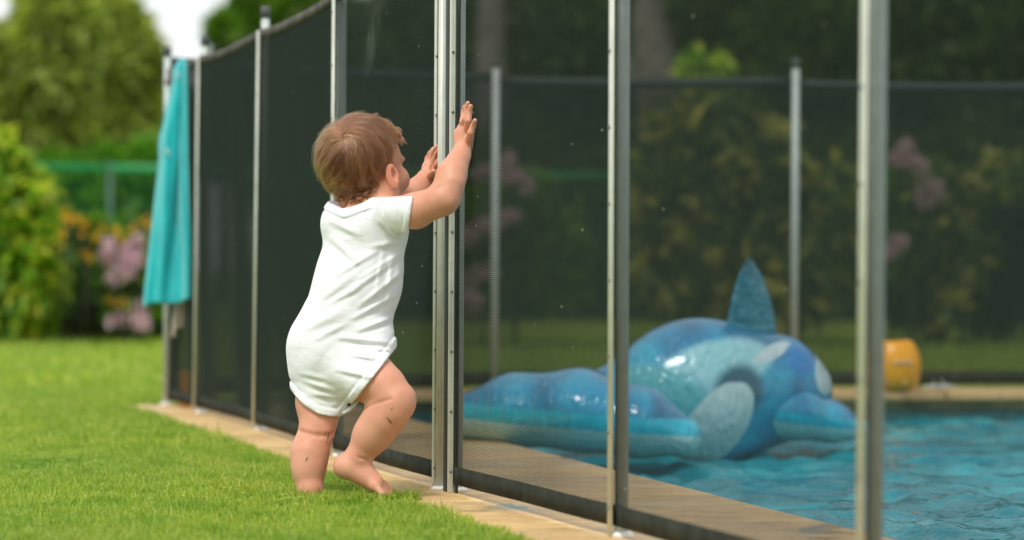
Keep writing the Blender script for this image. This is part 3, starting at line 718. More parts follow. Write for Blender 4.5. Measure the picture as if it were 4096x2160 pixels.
# ---------------------------------------------------------------- plants
def leaves(blobs, L, W, seed, droop=0.3, shell=0.35, bend=0.25):
    """many folded leaves spread through ellipsoids: (x, y, z, rx, ry, rz, count)"""
    r = np.random.default_rng(seed); Vs = []; n0 = 0; Fs = []
    for (cx, cy, cz, rx, ry, rz, n) in blobs:
        n = int(n); d = r.normal(size=(n, 3)); d /= np.linalg.norm(d, axis=1)[:, None]
        rad = (shell + (1 - shell) * r.random(n) ** 0.6) * (1 + 0.16 * np.sin(d[:, 0] * 5 + seed) * np.cos(d[:, 2] * 4 + d[:, 1] * 3))
        c = np.array([cx, cy, cz]) + d * rad[:, None] * np.array([rx, ry, rz])
        l = L * (0.6 + 0.8 * r.random(n)); w_ = W * (0.6 + 0.8 * r.random(n))
        t = d * 0.8 + r.normal(size=(n, 3)) * 0.7; t[:, 2] -= droop; t /= np.linalg.norm(t, axis=1)[:, None]
        up = r.normal(size=(n, 3)) * 0.6 + np.array([0, 0, 1.0]); s_ = np.cross(t, up); s_ /= np.linalg.norm(s_, axis=1)[:, None] + 1e-9
        nn = np.cross(s_, t)
        a = c; b = c + t * (l * 0.5)[:, None] + s_ * (w_ * 0.5)[:, None] + nn * (l * 0.08)[:, None]
        e = c + t * l[:, None] - nn * (l * bend)[:, None]; d_ = c + t * (l * 0.5)[:, None] - s_ * (w_ * 0.5)[:, None] + nn * (l * 0.08)[:, None]
        V = np.stack([a, b, e, d_], 1).reshape(-1, 3); Vs.append(V)
        i = n0 + np.arange(n) * 4; Fs.append(np.stack([i, i + 1, i + 2, i + 3], 1)); n0 += 4 * n
    V = np.concatenate(Vs); V[:, 2] = np.maximum(V[:, 2], 0.004)
    return V, np.concatenate(Fs)
G = {}
G['olive'] = leafmat('olive_leaves', [(0.18, 0.25, 0.05), (0.29, 0.38, 0.07), (0.39, 0.47, 0.11), (0.34, 0.38, 0.13), (0.50, 0.57, 0.17)], 0.6, warm=(1.3, 1.25, 0.9))
G['green'] = leafmat('green_leaves', [(0.05, 0.13, 0.015), (0.09, 0.22, 0.02), (0.13, 0.28, 0.03), (0.20, 0.34, 0.04)], 0.55)
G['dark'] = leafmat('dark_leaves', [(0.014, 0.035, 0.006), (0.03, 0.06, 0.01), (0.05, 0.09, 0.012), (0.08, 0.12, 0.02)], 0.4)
G['croton'] = leafmat('croton_leaves', [(0.06, 0.18, 0.015), (0.14, 0.32, 0.02), (0.34, 0.50, 0.04), (0.50, 0.60, 0.07), (0.68, 0.68, 0.12), (0.20, 0.38, 0.03), (0.10, 0.26, 0.02)], 0.55)
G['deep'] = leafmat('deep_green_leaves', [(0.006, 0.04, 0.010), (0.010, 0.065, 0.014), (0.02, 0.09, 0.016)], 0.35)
G['bright'] = leafmat('bright_leaves', [(0.06, 0.20, 0.015), (0.10, 0.28, 0.02), (0.16, 0.34, 0.03)], 0.5)
G['yellow'] = leafmat('yellow_leaves', [(0.06, 0.14, 0.02), (0.05, 0.11, 0.02), (0.85, 0.78, 0.22), (0.10, 0.18, 0.03), (0.04, 0.09, 0.015), (0.60, 0.58, 0.14), (0.05, 0.12, 0.02)], 0.4)
M['pink'] = leafmat('pink_petals', [(0.86, 0.60, 0.71), (0.92, 0.78, 0.84), (0.88, 0.66, 0.77), (0.70, 0.48, 0.54), (0.60, 0.58, 0.40)], 0.35, tint=(1.1, 1.0, 1.05), warm=(1.0, 0.95, 1.0))
M['orange'] = leafmat('orange_petals', [(0.85, 0.28, 0.01), (0.90, 0.42, 0.01), (0.90, 0.62, 0.03)], 0.35, tint=(1.1, 1.0, 0.7), warm=(1.0, 1.1, 1.0))

def dpx(Y): return S * Y / FP              # metres per displayed pixel at depth Y
def tree(name, label, cat, xd, Y, crown, leafm, trunkm, trunk_r, L, W, seed, limbs=5, group=None, trunks=None, top=None):
    """crown: blobs in displayed pixels (x, y, rx, ry, depth offset, count)"""
    base = P(xd, 0, Y); root = empty(name, (base.x, Y, 0)); tag(root, label, cat, group)
    u = dpx(Y); bl = []
    for (x, y, rx, ry, dy, n) in crown:
        c = P(x, y, Y + dy); bl.append((c.x, c.y, c.z, rx * u, max(rx, ry) * u * 0.7, ry * u, n))
    V, F_ = leaves(bl, L, W, seed); np_mesh('crown', V, F_, G[leafm], root)
    r = random.Random(seed); tb = MB()
    tops = trunks or [(xd, None)]
    for (tx, lean_top) in tops:
        a = Vector((P(tx, 0, Y).x, Y, -0.02)); b = bl[0]; mid = Vector((b[0], b[1], b[2])) if lean_top is None else P(lean_top[0], lean_top[1], Y)
        pts = [a.lerp(mid, t) + Vector((r.uniform(-.12, .12), r.uniform(-.1, .1), 0)) * (trunk_r * 4 if 0 < t < 1 else 0) for t in (0, .25, .5, .75, 1)]
        tb.tube(pts, [trunk_r * (1.25 - 0.75 * t) for t in (0, .25, .5, .75, 1)], 10)
        for k in range(limbs):
            q_ = bl[k % len(bl)]; s_ = pts[2 + k % 3]
            e = Vector((q_[0] + r.uniform(-.5, .5) * q_[3], q_[1], q_[2] + r.uniform(-.2, .6) * q_[5])); m_ = s_.lerp(e, .5) + Vector((0, 0, 0.06 * (e - s_).length))
            tb.tube([s_, m_, e], [trunk_r * .5, trunk_r * .3, trunk_r * .1], 7)
    tb.build('trunk', M[trunkm], root, True)
    return root
def flower_heads(root, heads, mat, Y, name, petals=130, pr=0.016):
    """rounded heads built of small petals: (x, y, rx, ry) in displayed pixels"""
    for i, (x, y, rx, ry) in enumerate(heads):
        yy = Y - 0.15 + 0.05 * (i % 3); u = dpx(yy); c = P(x, y, yy); r = np.random.default_rng(i + 3)
        sub_b = [(c.x + r.normal() * rx * u * .45, c.y, c.z + r.normal() * ry * u * .45, rx * u * .5, rx * u * .4, ry * u * .5, petals / 4) for _ in range(5)]
        V, F_ = leaves(sub_b, pr * 1.3, pr * 1.2, i + 17, 0.0, 0.5, 0.1)
        fl = np_mesh(name, V, F_, mat, root)
        b = c + Vector((0.02 * (i % 3 - 1), 0.12, 0)); MB().tube([(b.x, b.y, 0), (c.x, c.y + .05, c.z * .6), (c.x, c.y, c.z)], [0.006, 0.005, 0.004], 6).build('stalk', M['stem'], fl)

# --- left garden
tree('croton_bush', 'yellow and green variegated bush at the left edge of the lawn', 'bush', 45, 17.6,
     [(20, 560, 95, 150, 0, 900), (75, 680, 72, 120, -.1, 700), (-20, 440, 75, 95, 0, 450), (50, 470, 55, 60, .1, 330), (30, 780, 95, 80, 0, 500), (-60, 640, 90, 190, 0, 500), (5, 375, 26, 32, 0, 60), (100, 560, 30, 60, 0, 120)],
     'croton', 'trunk', 0.03, 0.150, 0.06, 11, 6)
tree('leafy_shrub', 'deep green shrub behind the orange flowers left of the towel', 'bush', 240, 18.6,
     [(250, 740, 125, 95, 0.2, 2200), (170, 790, 60, 60, 0, 600), (340, 780, 60, 80, 0, 800)], 'deep', 'stem', 0.02, 0.10, 0.05, 12, 4)
r1 = tree('flowering_shrub', 'orange flowering shrub beside the variegated bush', 'bush', 215, 18.0,
     [(180, 600, 75, 70, 0, 900), (260, 610, 60, 60, 0, 500), (320, 640, 60, 50, 0, 400), (225, 680, 90, 50, 0, 700)], 'green', 'stem', 0.012, 0.07, 0.03, 13, 5)
flower_heads(r1, [(167, 537, 12, 9), (187, 545, 13, 10), (200, 556, 10, 8), (213, 566, 9, 8), (165, 549, 9, 7), (220, 585, 10, 8), (246, 600, 12, 9), (217, 640, 12, 9), (222, 652, 13, 8), (290, 583, 12, 14), (296, 602, 12, 10), (333, 574, 13, 10), (362, 556, 14, 12), (372, 571, 10, 12), (150, 622, 9, 7), (150, 590, 8, 6), (255, 572, 8, 7), (176, 562, 8, 6), (278, 757, 10, 8), (305, 758, 11, 8)], M['orange'], 17.3, 'flower', 14, 0.017)
r2 = tree('hydrangea', 'pink hydrangea bush left of the turquoise towel', 'bush', 320, 17.6,
     [(300, 700, 60, 60, .3, 420), (350, 720, 55, 70, .3, 420), (330, 790, 60, 40, .2, 300)], 'green', 'stem', 0.014, 0.09, 0.05, 14, 4)
flower_heads(r2, [(280, 645, 19, 20), (303, 668, 24, 26), (290, 690, 18, 20), (312, 695, 16, 14), (345, 615, 20, 17), (330, 630, 14, 12), (342, 655, 12, 10), (298, 805, 23, 13), (347, 790, 20, 22), (352, 812, 16, 10)], M['pink'], 17.4, 'flower_head', 170, 0.03)
# dark leaning stems of a tall plant behind the towel
rt = empty('tall_plant', tuple(PG(392, 855))); tag(rt, 'dark stemmed tall plant partly behind the turquoise towel', 'plant')
yb = rt.location.y; mb = MB()
for (x0, x1, yt) in ((385, 345, 560), (392, 372, 520), (400, 415, 560), (390, 320, 500), (396, 392, 600)):
    mb.tube([P(x0, 862, yb), P((x0 * .6 + x1 * .4), 740, yb), P(x1, yt, yb)], [0.045, 0.022, 0.006], 8)
mb.build('stems', M['stem'], rt, True)
c = P(390, 800, yb); V, F_ = leaves([(c.x, yb, c.z, 0.10, 0.1, 0.20, 220)], 0.16, 0.03, 5); np_mesh('leaves', V, F_, G['dark'], rt)
rt = empty('small_plant', tuple(PG(160, 852))); tag(rt, 'bright green seedling plant at the lawn edge in front of the dark shrub', 'plant')
yb = rt.location.y; c = P(158, 812, yb); V, F_ = leaves([(c.x, yb, c.z, 0.09, 0.09, 0.10, 260)], 0.09, 0.04, 6); np_mesh('leaves', V, F_, G['bright'], rt)
MB().tube([(c.x, yb, 0), (c.x, yb, c.z)], [0.012, 0.006], 7).build('stem', M['stem'], rt)
# stone edging of the bed
r = random.Random(4); mb = MB(); yb = PG(280, 838).y
x = P(178, 0, yb).x
while x < P(372, 0, yb).x:
    w_ = r.uniform(0.14, 0.24); mb.box((x + w_ / 2, yb + r.uniform(-.02, .02), 0.032), w_ * .94, 0.12, 0.075 + r.uniform(-.01, .02), r.uniform(-.1, .1)); x += w_
tag(mb.build('stone_edging', M['stone'], bevel=0.02), 'low grey stone edging in front of the flower bed', 'edging')

# --- green wire garden fence running across the back
gf = empty('wire_fence', (-3, 22, 0)); tag(gf, 'green chain link garden fence with a green top band behind the flowers', 'fence')
M['gband'] = plain('green_band', (0.012, 0.26, 0.07), 0.5, 0, 0.15, 4)
M['gpost'] = plain('green_post', (0.04, 0.11, 0.07), 0.5)
def wire_mat():
    m, n, b, o = newmat('green_wire'); v = coords(n, src='World'); sp = N(n, 'ShaderNodeSeparateXYZ'); n.links.new(v, sp.inputs[0])
    a = mth(n, 'ADD', sp.outputs['X'], sp.outputs['Z']); c_ = mth(n, 'SUBTRACT', sp.outputs['X'], sp.outputs['Z'])
    w1 = mth(n, 'LESS_THAN', mth(n, 'FRACT', mth(n, 'MULTIPLY', a, 22)), 0.055); w2 = mth(n, 'LESS_THAN', mth(n, 'FRACT', mth(n, 'MULTIPLY', c_, 22)), 0.055)
    al = mth(n, 'MAXIMUM', w1, w2); b.inputs['Base Color'].default_value = (0.005, 0.20, 0.08, 1)
    n.links.new(al, b.inputs['Alpha']); return m
M['wire'] = wire_mat()
gp_ = [(-9.0, 20.5), (-5.5, 21.3), (-3.4, 22.2), (-1.1, 23.2), (1.5, 24.3), (3.05, 25.3), (5.1, 26.2), (7.5, 27.4), (12, 29)]
for i, (x, y) in enumerate(gp_):
    MB().tube([(x, y, -0.02), (x, y, 1.42)], 0.022, 8).build('post', M['gpost'], gf, True)
    if i < len(gp_) - 1:
        x2, y2 = gp_[i + 1]; a = Vector((x, y, 0)); b = Vector((x2, y2, 0)); dn = (b - a).normalized(); nn = Vector((-dn.y, dn.x, 0)) * 0.03
        np_mesh('wire_netting', [(x, y, 0.02), (x2, y2, 0.02), (x2, y2, 1.34), (x, y, 1.34)], [(0, 1, 2, 3)], M['wire'], gf)
        vs = []
        for p in (a, b):
            for s_, z in ((1, 1.325), (-1, 1.325), (-1, 1.395), (1, 1.395)): q_ = p + nn * s_ * .5; vs.append((q_.x, q_.y, z))
        MB().add(vs, [(0, 1, 2, 3), (7, 6, 5, 4), (0, 4, 5, 1), (1, 5, 6, 2), (2, 6, 7, 3), (3, 7, 4, 0)]).build('top_band', M['gband'], gf)

# --- trees beyond the wire fence, left
tr = 'trees beyond the wire fence'
tree('tree', 'broad olive green tree at the far left with white sky above its shoulder', 'tree', 60, 30,
     [(60, 200, 165, 150, 0, 5600), (10, 330, 190, 120, 0, 3200), (140, 60, 105, 110, 0, 2700), (-120, 230, 130, 200, 0, 2500), (95, 350, 130, 90, 0, 2400)], 'olive', 'trunk', 0.11, 0.17, 0.075, 21, 8, tr)
tree('tree', 'slender olive tree with several pale trunks between the far left tree and the towel', 'tree', 270, 32,
     [(290, 160, 110, 140, 0, 3600), (330, 300, 100, 110, 0, 2400), (345, 150, 56, 96, 0, 1400), (235, 30, 112, 60, 0, 2400), (400, 330, 60, 95, 0, 1300)], 'olive', 'trunk_grey', 0.05, 0.17, 0.07, 22, 6, tr, [(250, (300, 60)), (340, (250, 90)), (335, (360, 60)), (195, (210, 40))])
tree('tree', 'small round crowned tree above the fence posts right of the white sky gap', 'tree', 560, 40,
     [(566, 76, 36, 42, 0, 1500), (592, 130, 36, 46, 0, 650), (612, 110, 28, 38, 0, 400)], 'green', 'trunk', 0.10, 0.20, 0.09, 23, 4, tr)
tree('tree', 'loose green tree top showing over the sloping top of the mesh fence', 'tree', 700, 38,
     [(690, 40, 70, 50, 0, 1700), (760, 10, 60, 50, 0, 1400), (640, -5, 50, 40, 0, 600), (820, 60, 90, 110, 0, 2000), (640, 110, 40, 60, 0, 350)], 'green', 'trunk', 0.12, 0.20, 0.09, 24, 5, tr)
tree('hedge', 'dense green hedge just behind the wire fence at the left', 'hedge', 240, 26,
     [(300, 470, 110, 90, 0, 3800), (180, 480, 110, 90, 0, 2800), (60, 480, 120, 80, 0, 1500), (380, 460, 60, 110, 0, 1200), (240, 640, 240, 130, 0, 4500)], 'bright', 'trunk', 0.05, 0.13, 0.06, 25, 6)

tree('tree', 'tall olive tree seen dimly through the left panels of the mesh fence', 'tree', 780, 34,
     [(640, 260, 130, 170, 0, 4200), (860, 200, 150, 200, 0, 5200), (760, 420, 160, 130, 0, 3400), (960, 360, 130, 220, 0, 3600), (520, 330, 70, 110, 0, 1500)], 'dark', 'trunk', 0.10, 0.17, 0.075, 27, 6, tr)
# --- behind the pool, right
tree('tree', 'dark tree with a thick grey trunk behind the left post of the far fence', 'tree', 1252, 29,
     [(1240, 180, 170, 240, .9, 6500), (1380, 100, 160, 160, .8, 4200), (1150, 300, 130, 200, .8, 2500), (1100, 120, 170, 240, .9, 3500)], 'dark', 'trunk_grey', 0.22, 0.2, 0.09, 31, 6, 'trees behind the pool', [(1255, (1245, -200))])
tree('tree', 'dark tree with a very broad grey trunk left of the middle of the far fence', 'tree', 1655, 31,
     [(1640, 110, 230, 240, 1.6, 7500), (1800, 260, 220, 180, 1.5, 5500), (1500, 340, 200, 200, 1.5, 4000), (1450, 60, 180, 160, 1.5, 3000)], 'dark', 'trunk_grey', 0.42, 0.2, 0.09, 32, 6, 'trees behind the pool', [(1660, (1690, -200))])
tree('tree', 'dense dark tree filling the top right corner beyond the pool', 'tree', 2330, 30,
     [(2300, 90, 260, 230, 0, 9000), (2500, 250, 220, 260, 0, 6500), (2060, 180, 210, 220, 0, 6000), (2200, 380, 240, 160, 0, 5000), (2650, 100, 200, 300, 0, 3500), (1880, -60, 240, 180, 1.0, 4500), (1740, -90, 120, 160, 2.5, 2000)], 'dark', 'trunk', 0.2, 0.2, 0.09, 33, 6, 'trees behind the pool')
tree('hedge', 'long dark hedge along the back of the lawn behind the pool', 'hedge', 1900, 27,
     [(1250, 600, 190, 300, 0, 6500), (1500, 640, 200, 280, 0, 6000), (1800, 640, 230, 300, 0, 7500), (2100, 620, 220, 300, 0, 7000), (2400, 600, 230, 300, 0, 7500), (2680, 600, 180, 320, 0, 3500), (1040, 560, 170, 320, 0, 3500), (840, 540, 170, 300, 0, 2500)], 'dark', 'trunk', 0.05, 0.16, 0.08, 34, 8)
tree('croton_bush', 'tall bush with scattered pale yellow leaves directly behind the whale fin', 'bush', 1800, 17.2,
     [(1760, 420, 170, 160, 0, 560), (1900, 480, 150, 170, 0, 520), (1700, 600, 120, 190, 0, 420), (2050, 560, 130, 160, 0, 420), (1850, 700, 220, 160, 0, 700), (1790, 290, 90, 60, 0, 140)],
     'yellow', 'trunk', 0.03, 0.20, 0.095, 41, 6)
tree('sapling', 'yellow green sprig rising above the far mesh fence top', 'plant', 1775, 17.6,
     [(1775, 165, 44, 28, 0, 150), (1740, 185, 25, 20, 0, 40), (1805, 185, 25, 20, 0, 40)], 'croton', 'stem', 0.012, 0.13, 0.05, 42, 3)
tree('leafy_shrub', 'deep green shrub along the lawn behind the orange float', 'bush', 2380, 17.5,
     [(2330, 640, 150, 200, 0, 1500), (2500, 660, 130, 190, 0, 1300), (2620, 600, 110, 240, 0, 700)], 'deep', 'stem', 0.02, 0.11, 0.05, 43, 5)
tree('leafy_shrub', 'green shrub with drooping yellowish leaves right of the orange float', 'bush', 2420, 16.9,
     [(2390, 560, 60, 50, 0, 160), (2440, 650, 45, 60, 0, 130), (2500, 440, 90, 50, 0, 200), (2360, 470, 80, 40, 0, 160), (2390, 760, 40, 80, 0, 110)], 'yellow', 'stem', 0.012, 0.12, 0.05, 44, 4)
r3 = tree('hydrangea', 'pink flowering hydrangea beyond the far fence seen left of the middle fence post', 'bush', 1300, 16.8,
     [(1290, 560, 120, 150, 0, 1300), (1200, 640, 90, 160, 0, 700), (1400, 640, 90, 140, 0, 700)], 'green', 'stem', 0.014, 0.09, 0.045, 45, 4)
flower_heads(r3, [(1292, 440, 34, 26), (1215, 437, 13, 9), (1200, 578, 38, 24), (1268, 560, 34, 20), (1180, 600, 22, 20), (1215, 700, 40, 30), (1185, 760, 25, 25)], M['pink'], 16.6, 'flower_head', 260, 0.03)
r4 = tree('hydrangea', 'pink flowering hydrangea beyond the far fence at the right edge of the pool view', 'bush', 2290, 16.8,
     [(2300, 480, 80, 90, .2, 420), (2260, 620, 60, 90, .2, 300)], 'green', 'stem', 0.014, 0.09, 0.045, 46, 4)
flower_heads(r4, [(2290, 400, 30, 22), (2260, 398, 18, 12), (2335, 488, 34, 26), (2252, 632, 24, 28)], M['pink'], 16.6, 'flower_head', 260, 0.03)

# more of the garden just outside the picture
tree('hedge', 'long dark hedge behind the lawn past the right edge of the pool', 'hedge', 3000, 27,
     [(2850, 560, 200, 340, 0, 2600), (3150, 560, 220, 360, 0, 2800), (3500, 540, 240, 380, 0, 2800), (3900, 540, 260, 400, 0, 2800), (3050, 120, 260, 260, 1, 2600), (3600, 100, 320, 300, 1, 3000)], 'dark', 'trunk', 0.1, 0.24, 0.11, 51, 8)
tree('hedge', 'green hedge and trees past the left edge of the garden', 'hedge', -500, 27,
     [(-200, 480, 160, 180, 0, 2000), (-450, 460, 200, 240, 0, 2200), (-800, 450, 240, 280, 0, 2200), (-350, 120, 240, 200, 1, 2600), (-850, 100, 280, 220, 1, 2200)], 'green', 'trunk', 0.1, 0.22, 0.10, 52, 8)

# ---------------------------------------------------------------- grass
def grass():
    r = np.random.default_rng(12)
    def region(n, y0, y1, xl, xr, dens_pow=1.0):
        Y = y0 + (y1 - y0) * r.random(n) ** dens_pow; a, b = xl(Y), xr(Y); X = a + (b - a) * r.random(n); return X, Y
    edge = lambda Y: g1.x + (g2.x - g1.x) * (Y - g1.y) / (g2.y - g1.y)
    sets = []
    X, Y = region(185000, 4.1, 7.2, lambda Y: -0.24 * Y - 0.45, lambda Y: edge(Y) + 0.012 + 0.012 * np.sin(Y * 23) * np.sin(Y * 7.3), 1.15); sets.append((X, Y, 0.0022, 0.0205))
    X, Y = region(90000, 7.2, 11.0, lambda Y: -0.25 * Y - 0.8, lambda Y: np.where(Y < 9.56, edge(Y) + 0.015, 0.4 * (Y - 9.56) - 1.33)); sets.append((X, Y, 0.0036, 0.024))
    X, Y = region(60000, 11.0, 19.5, lambda Y: -0.25 * Y - 1.2, lambda Y: 0.25 * Y); sets.append((X, Y, 0.008, 0.040))
    for xd, yd, sx_, sy_, cnt in ((785, 1262, 0.030, 0.035, 900), (958, 1262, 0.045, 0.022, 900)):   # longer grass round the feet
        c0 = PG(xd, yd); an = r.uniform(0, 6.28, cnt); rr_ = 1 + 0.8 * r.random(cnt); sets.append((c0.x + np.cos(an) * sx_ * rr_, c0.y - 0.01 + np.sin(an) * sy_ * rr_, 0.0022, 0.026))
    Vs = []; Fs4 = []; Fs3 = []; n0 = 0
    for X, Y, w_, h_ in sets:
        n = len(X); clump = 0.75 + 0.5 * np.sin(X * 19 + 2 * np.sin(Y * 11)) * np.sin(Y * 13 + X * 7) + 0.3 * np.sin(X * 61 + 3 * np.sin(Y * 37)) * np.sin(Y * 53 + X * 11)
        h = h_ * (0.55 + 0.75 * r.random(n)) * (0.62 + 0.5 * np.maximum(clump, 0)) * np.where(r.random(n) < 0.02, 1.7, 1.0); th = r.uniform(0, 2 * math.pi, n); wd = w_ * (0.6 + 0.7 * r.random(n))
        la = r.uniform(0, 2 * math.pi, n); ln = h * r.uniform(0.1, 1.5, n)
        dx, dy = np.cos(th) * wd / 2, np.sin(th) * wd / 2; lx, ly = np.cos(la) * ln, np.sin(la) * ln
        z0 = np.full(n, -0.003)
        a = np.stack([X - dx, Y - dy, z0], 1); b = np.stack([X + dx, Y + dy, z0], 1)
        c = np.stack([X + dx * .8 + lx * .35, Y + dy * .8 + ly * .35, h * .6], 1); d = np.stack([X - dx * .8 + lx * .35, Y - dy * .8 + ly * .35, h * .6], 1)
        e = np.stack([X + lx, Y + ly, h * np.where(ln > h * .7, np.where(ln > h * 1.1, .5, .8), 1.0)], 1)
        Vs.append(np.stack([a, b, c, d, e], 1).reshape(-1, 3)); i = n0 + np.arange(n) * 5
        Fs4.append(np.stack([i, i + 1, i + 2, i + 3], 1)); Fs3.append(np.stack([i + 3, i + 2, i + 4], 1)); n0 += 5 * n
    # flat clover leaves and a few dry yellow blades among the grass
    k = 2600; X, Y = region(k, 4.5, 9.0, lambda Y: -0.22 * Y - 0.2, lambda Y: edge(Y) - 0.01, 1.0); cl = (np.sin(X * 5 + 1) * np.sin(Y * 4.3 + X) + 0.35 * r.normal(size=k)) > 0.35; X, Y = X[cl], Y[cl]
    for a0 in (0.0, 2.1, 4.2):
        n = len(X); rr = 0.0052; th = a0 + X * 300; cx, cy = X + np.cos(th) * rr, Y + np.sin(th) * rr; z = 0.016 + 0.004 * np.sin(X * 900)
        q_ = [np.stack([cx + np.cos(th + o_) * rr * m_, cy + np.sin(th + o_) * rr * m_, z + 0.002 * (o_ != 0)], 1) for o_, m_ in ((math.pi, 1), (-1.2, .9), (0, 1.0), (1.2, .9))]
        Vs.append(np.stack([*q_, q_[2]], 1).reshape(-1, 3)); i = n0 + np.arange(n) * 5; Fs4.append(np.stack([i, i + 1, i + 2, i + 3], 1)); n0 += 5 * n
    g = leafmat('grass_blades', [(0.165, 0.28, 0.032), (0.26, 0.40, 0.052), (0.355, 0.50, 0.075), (0.47, 0.58, 0.11), (0.29, 0.42, 0.065), (0.66, 0.66, 0.26), (0.20, 0.36, 0.045)], 0.5, 0.5, 0.7)
    o = np_mesh('grass', np.concatenate(Vs), [np.concatenate(Fs4), np.concatenate(Fs3)], g)
    tag(o, 'short bright green mown grass of the lawn', 'grass', kind='stuff')
grass()

# ---------------------------------------------------------------- the child
YC = 5.67
proot = empty('person', (P(785, 1250, YC).x, YC, 0))
tag(proot, 'barefoot toddler in a white short sleeved bodysuit leaning with both hands on the mesh fence', 'person')
PX = 1 / dpx(YC)
def shift(xd, yd): return -0.075 * min(1.0, max(0.0, (yd - 900) / 350)) - 0.055 * min(1.0, max(0.0, (xd - 1000) / 150)) * (yd < 640)
def J(xd, yd, Y=YC): return np.array(P(xd, yd, Y + shift(xd, yd)))
def on_panel(a_, b_, xd, off):             # depth at which the sight line meets the screen between two fence points, off metres in front
    m_ = (a_.x - b_.x) / (a_.y - b_.y); t_ = (xd * S - 2048) / FP
    return (a_.x - m_ * a_.y - off / 0.957) / (t_ - m_)
def fz(x, o): return on_panel(D0 - DD * 0.01, PB[5], x, o) - shift(x, 300)
def fl_(x, o): return on_panel(PB[3], D0 + DD * 0.136, x, o) - shift(x, 400)
def rad(px, Y=YC): return px * dpx(Y)
def skin_mat():
    m, n, b, o = newmat('skin'); v = coords(n, src='World')
    f = noise(n, v, 16, 4); f2 = noise(n, v, 55, 4); f3 = noise(n, v, 400, 2)
    c = ramp(n, f, [(0.3, (0.64, 0.295, 0.185)), (0.7, (0.74, 0.38, 0.25))])
    c = mixrgb(n, mth(n, 'MULTIPLY', mth(n, 'SUBTRACT', f2, 0.45, clamp=True), 2.0), c, (0.80, 0.34, 0.24))
    # redder toes, soles, fingertips, cheek and ear: each its own spot on the body
    for cen, r_, am in SPOTS:
        ds = N(n, 'ShaderNodeVectorMath', operation='DISTANCE'); n.links.new(v, ds.inputs[0]); ds.inputs[1].default_value = tuple(cen)
        k = mth(n, 'MULTIPLY', mth(n, 'SUBTRACT', 1.0, mth(n, 'DIVIDE', ds.outputs['Value'], r_), clamp=True), am)
        c = mixrgb(n, mth(n, 'MULTIPLY', k, 1.3, clamp=True), c, (0.80, 0.22, 0.16))
    n.links.new(c, b.inputs['Base Color']); b.inputs['Roughness'].default_value = 0.5
    b.inputs['Subsurface Weight'].default_value = 0.35; b.inputs['Subsurface Radius'].default_value = (1.0, 0.35, 0.2)
    b.inputs['Subsurface Scale'].default_value = 0.008; b.inputs['Specular IOR Level'].default_value = 0.35
    bump(n, b, f3, 0.08, 0.0006); return m
SPOTS = [(J(965, 1240), 0.035, 0.75), (J(860, 1185), 0.04, 0.55), (J(1178, 258, 5.69), 0.02, 0.7), (J(1196, 300, 5.64), 0.014, 0.7),
         (J(985, 440, 5.66), 0.03, 0.5), (J(1036, 445, 5.75), 0.03, 0.45), (J(1000, 1010), 0.035, 0.35), (J(1100, 380, 5.97), 0.03, 0.6), (J(1089, 432, 5.95), 0.02, 0.6), (J(1135, 520), 0.03, 0.3), (J(930, 1210), 0.03, 0.35)]

# head frame
ha = R(50); hf = np.array([math.cos(ha), math.sin(ha), 0.0]); hr = np.array([math.sin(ha), -math.cos(ha), 0.0]); hu = np.array([0, 0, 1.0])
tilt = R(-4)
hf2 = hf * math.cos(tilt) - hu * math.sin(tilt) * -1; hf2 = hf * math.cos(tilt) + hu * math.sin(tilt); hu2 = np.cross(hr, hf2)
HCn = J(907, 396, 5.70)
HM = np.array([hf2, hr, hu2])
def Hd(f, r, u): return HCn + hf2 * f + hr * r + hu2 * u

B = Field((-0.52, 5.47, -0.012), (-0.04, 6.04, 0.872), 0.0028)
# skull, face, jaw
B.ell(Hd(-0.006, 0, 0.000), (0.088, 0.073, 0.080), HM, 0.012)
B.ell(Hd(0.037, 0, 0.000), (0.060, 0.063, 0.066), HM, 0.02)
B.ell(Hd(0.048, 0, -0.040), (0.054, 0.056, 0.044), HM, 0.02)
for s_ in (1, -1):
    B.ell(Hd(0.070, 0.043 * s_, -0.043), (0.031, 0.030, 0.031), HM, 0.012)          # cheeks
    B.ell(Hd(0.080, 0.031 * s_, 0.004), (0.018, 0.022, 0.008), HM, 0.012)           # brow
B.ell(Hd(0.074, 0, -0.072), (0.022, 0.024, 0.015), HM, 0.012)                      # chin
B.cone(Hd(0.096, 0, -0.012), Hd(0.106, 0, -0.030), 0.006, 0.009, 0.010)            # nose
for s_ in (1, -1): B.ell(Hd(0.102, 0.008 * s_, -0.033), (0.006, 0.005, 0.005), HM, 0.004)
B.ell(Hd(0.097, 0, -0.047), (0.009, 0.016, 0.0045), HM, 0.004); B.ell(Hd(0.095, 0, -0.056), (0.009, 0.014, 0.005), HM, 0.004)
B.ell(Hd(0.103, 0, -0.0515), (0.008, 0.013, 0.0012), HM, 0.002, 'd')
for s_ in (1, -1): B.ell(Hd(0.092, 0.030 * s_, -0.010), (0.012, 0.014, 0.009), HM, 0.006, 'd')
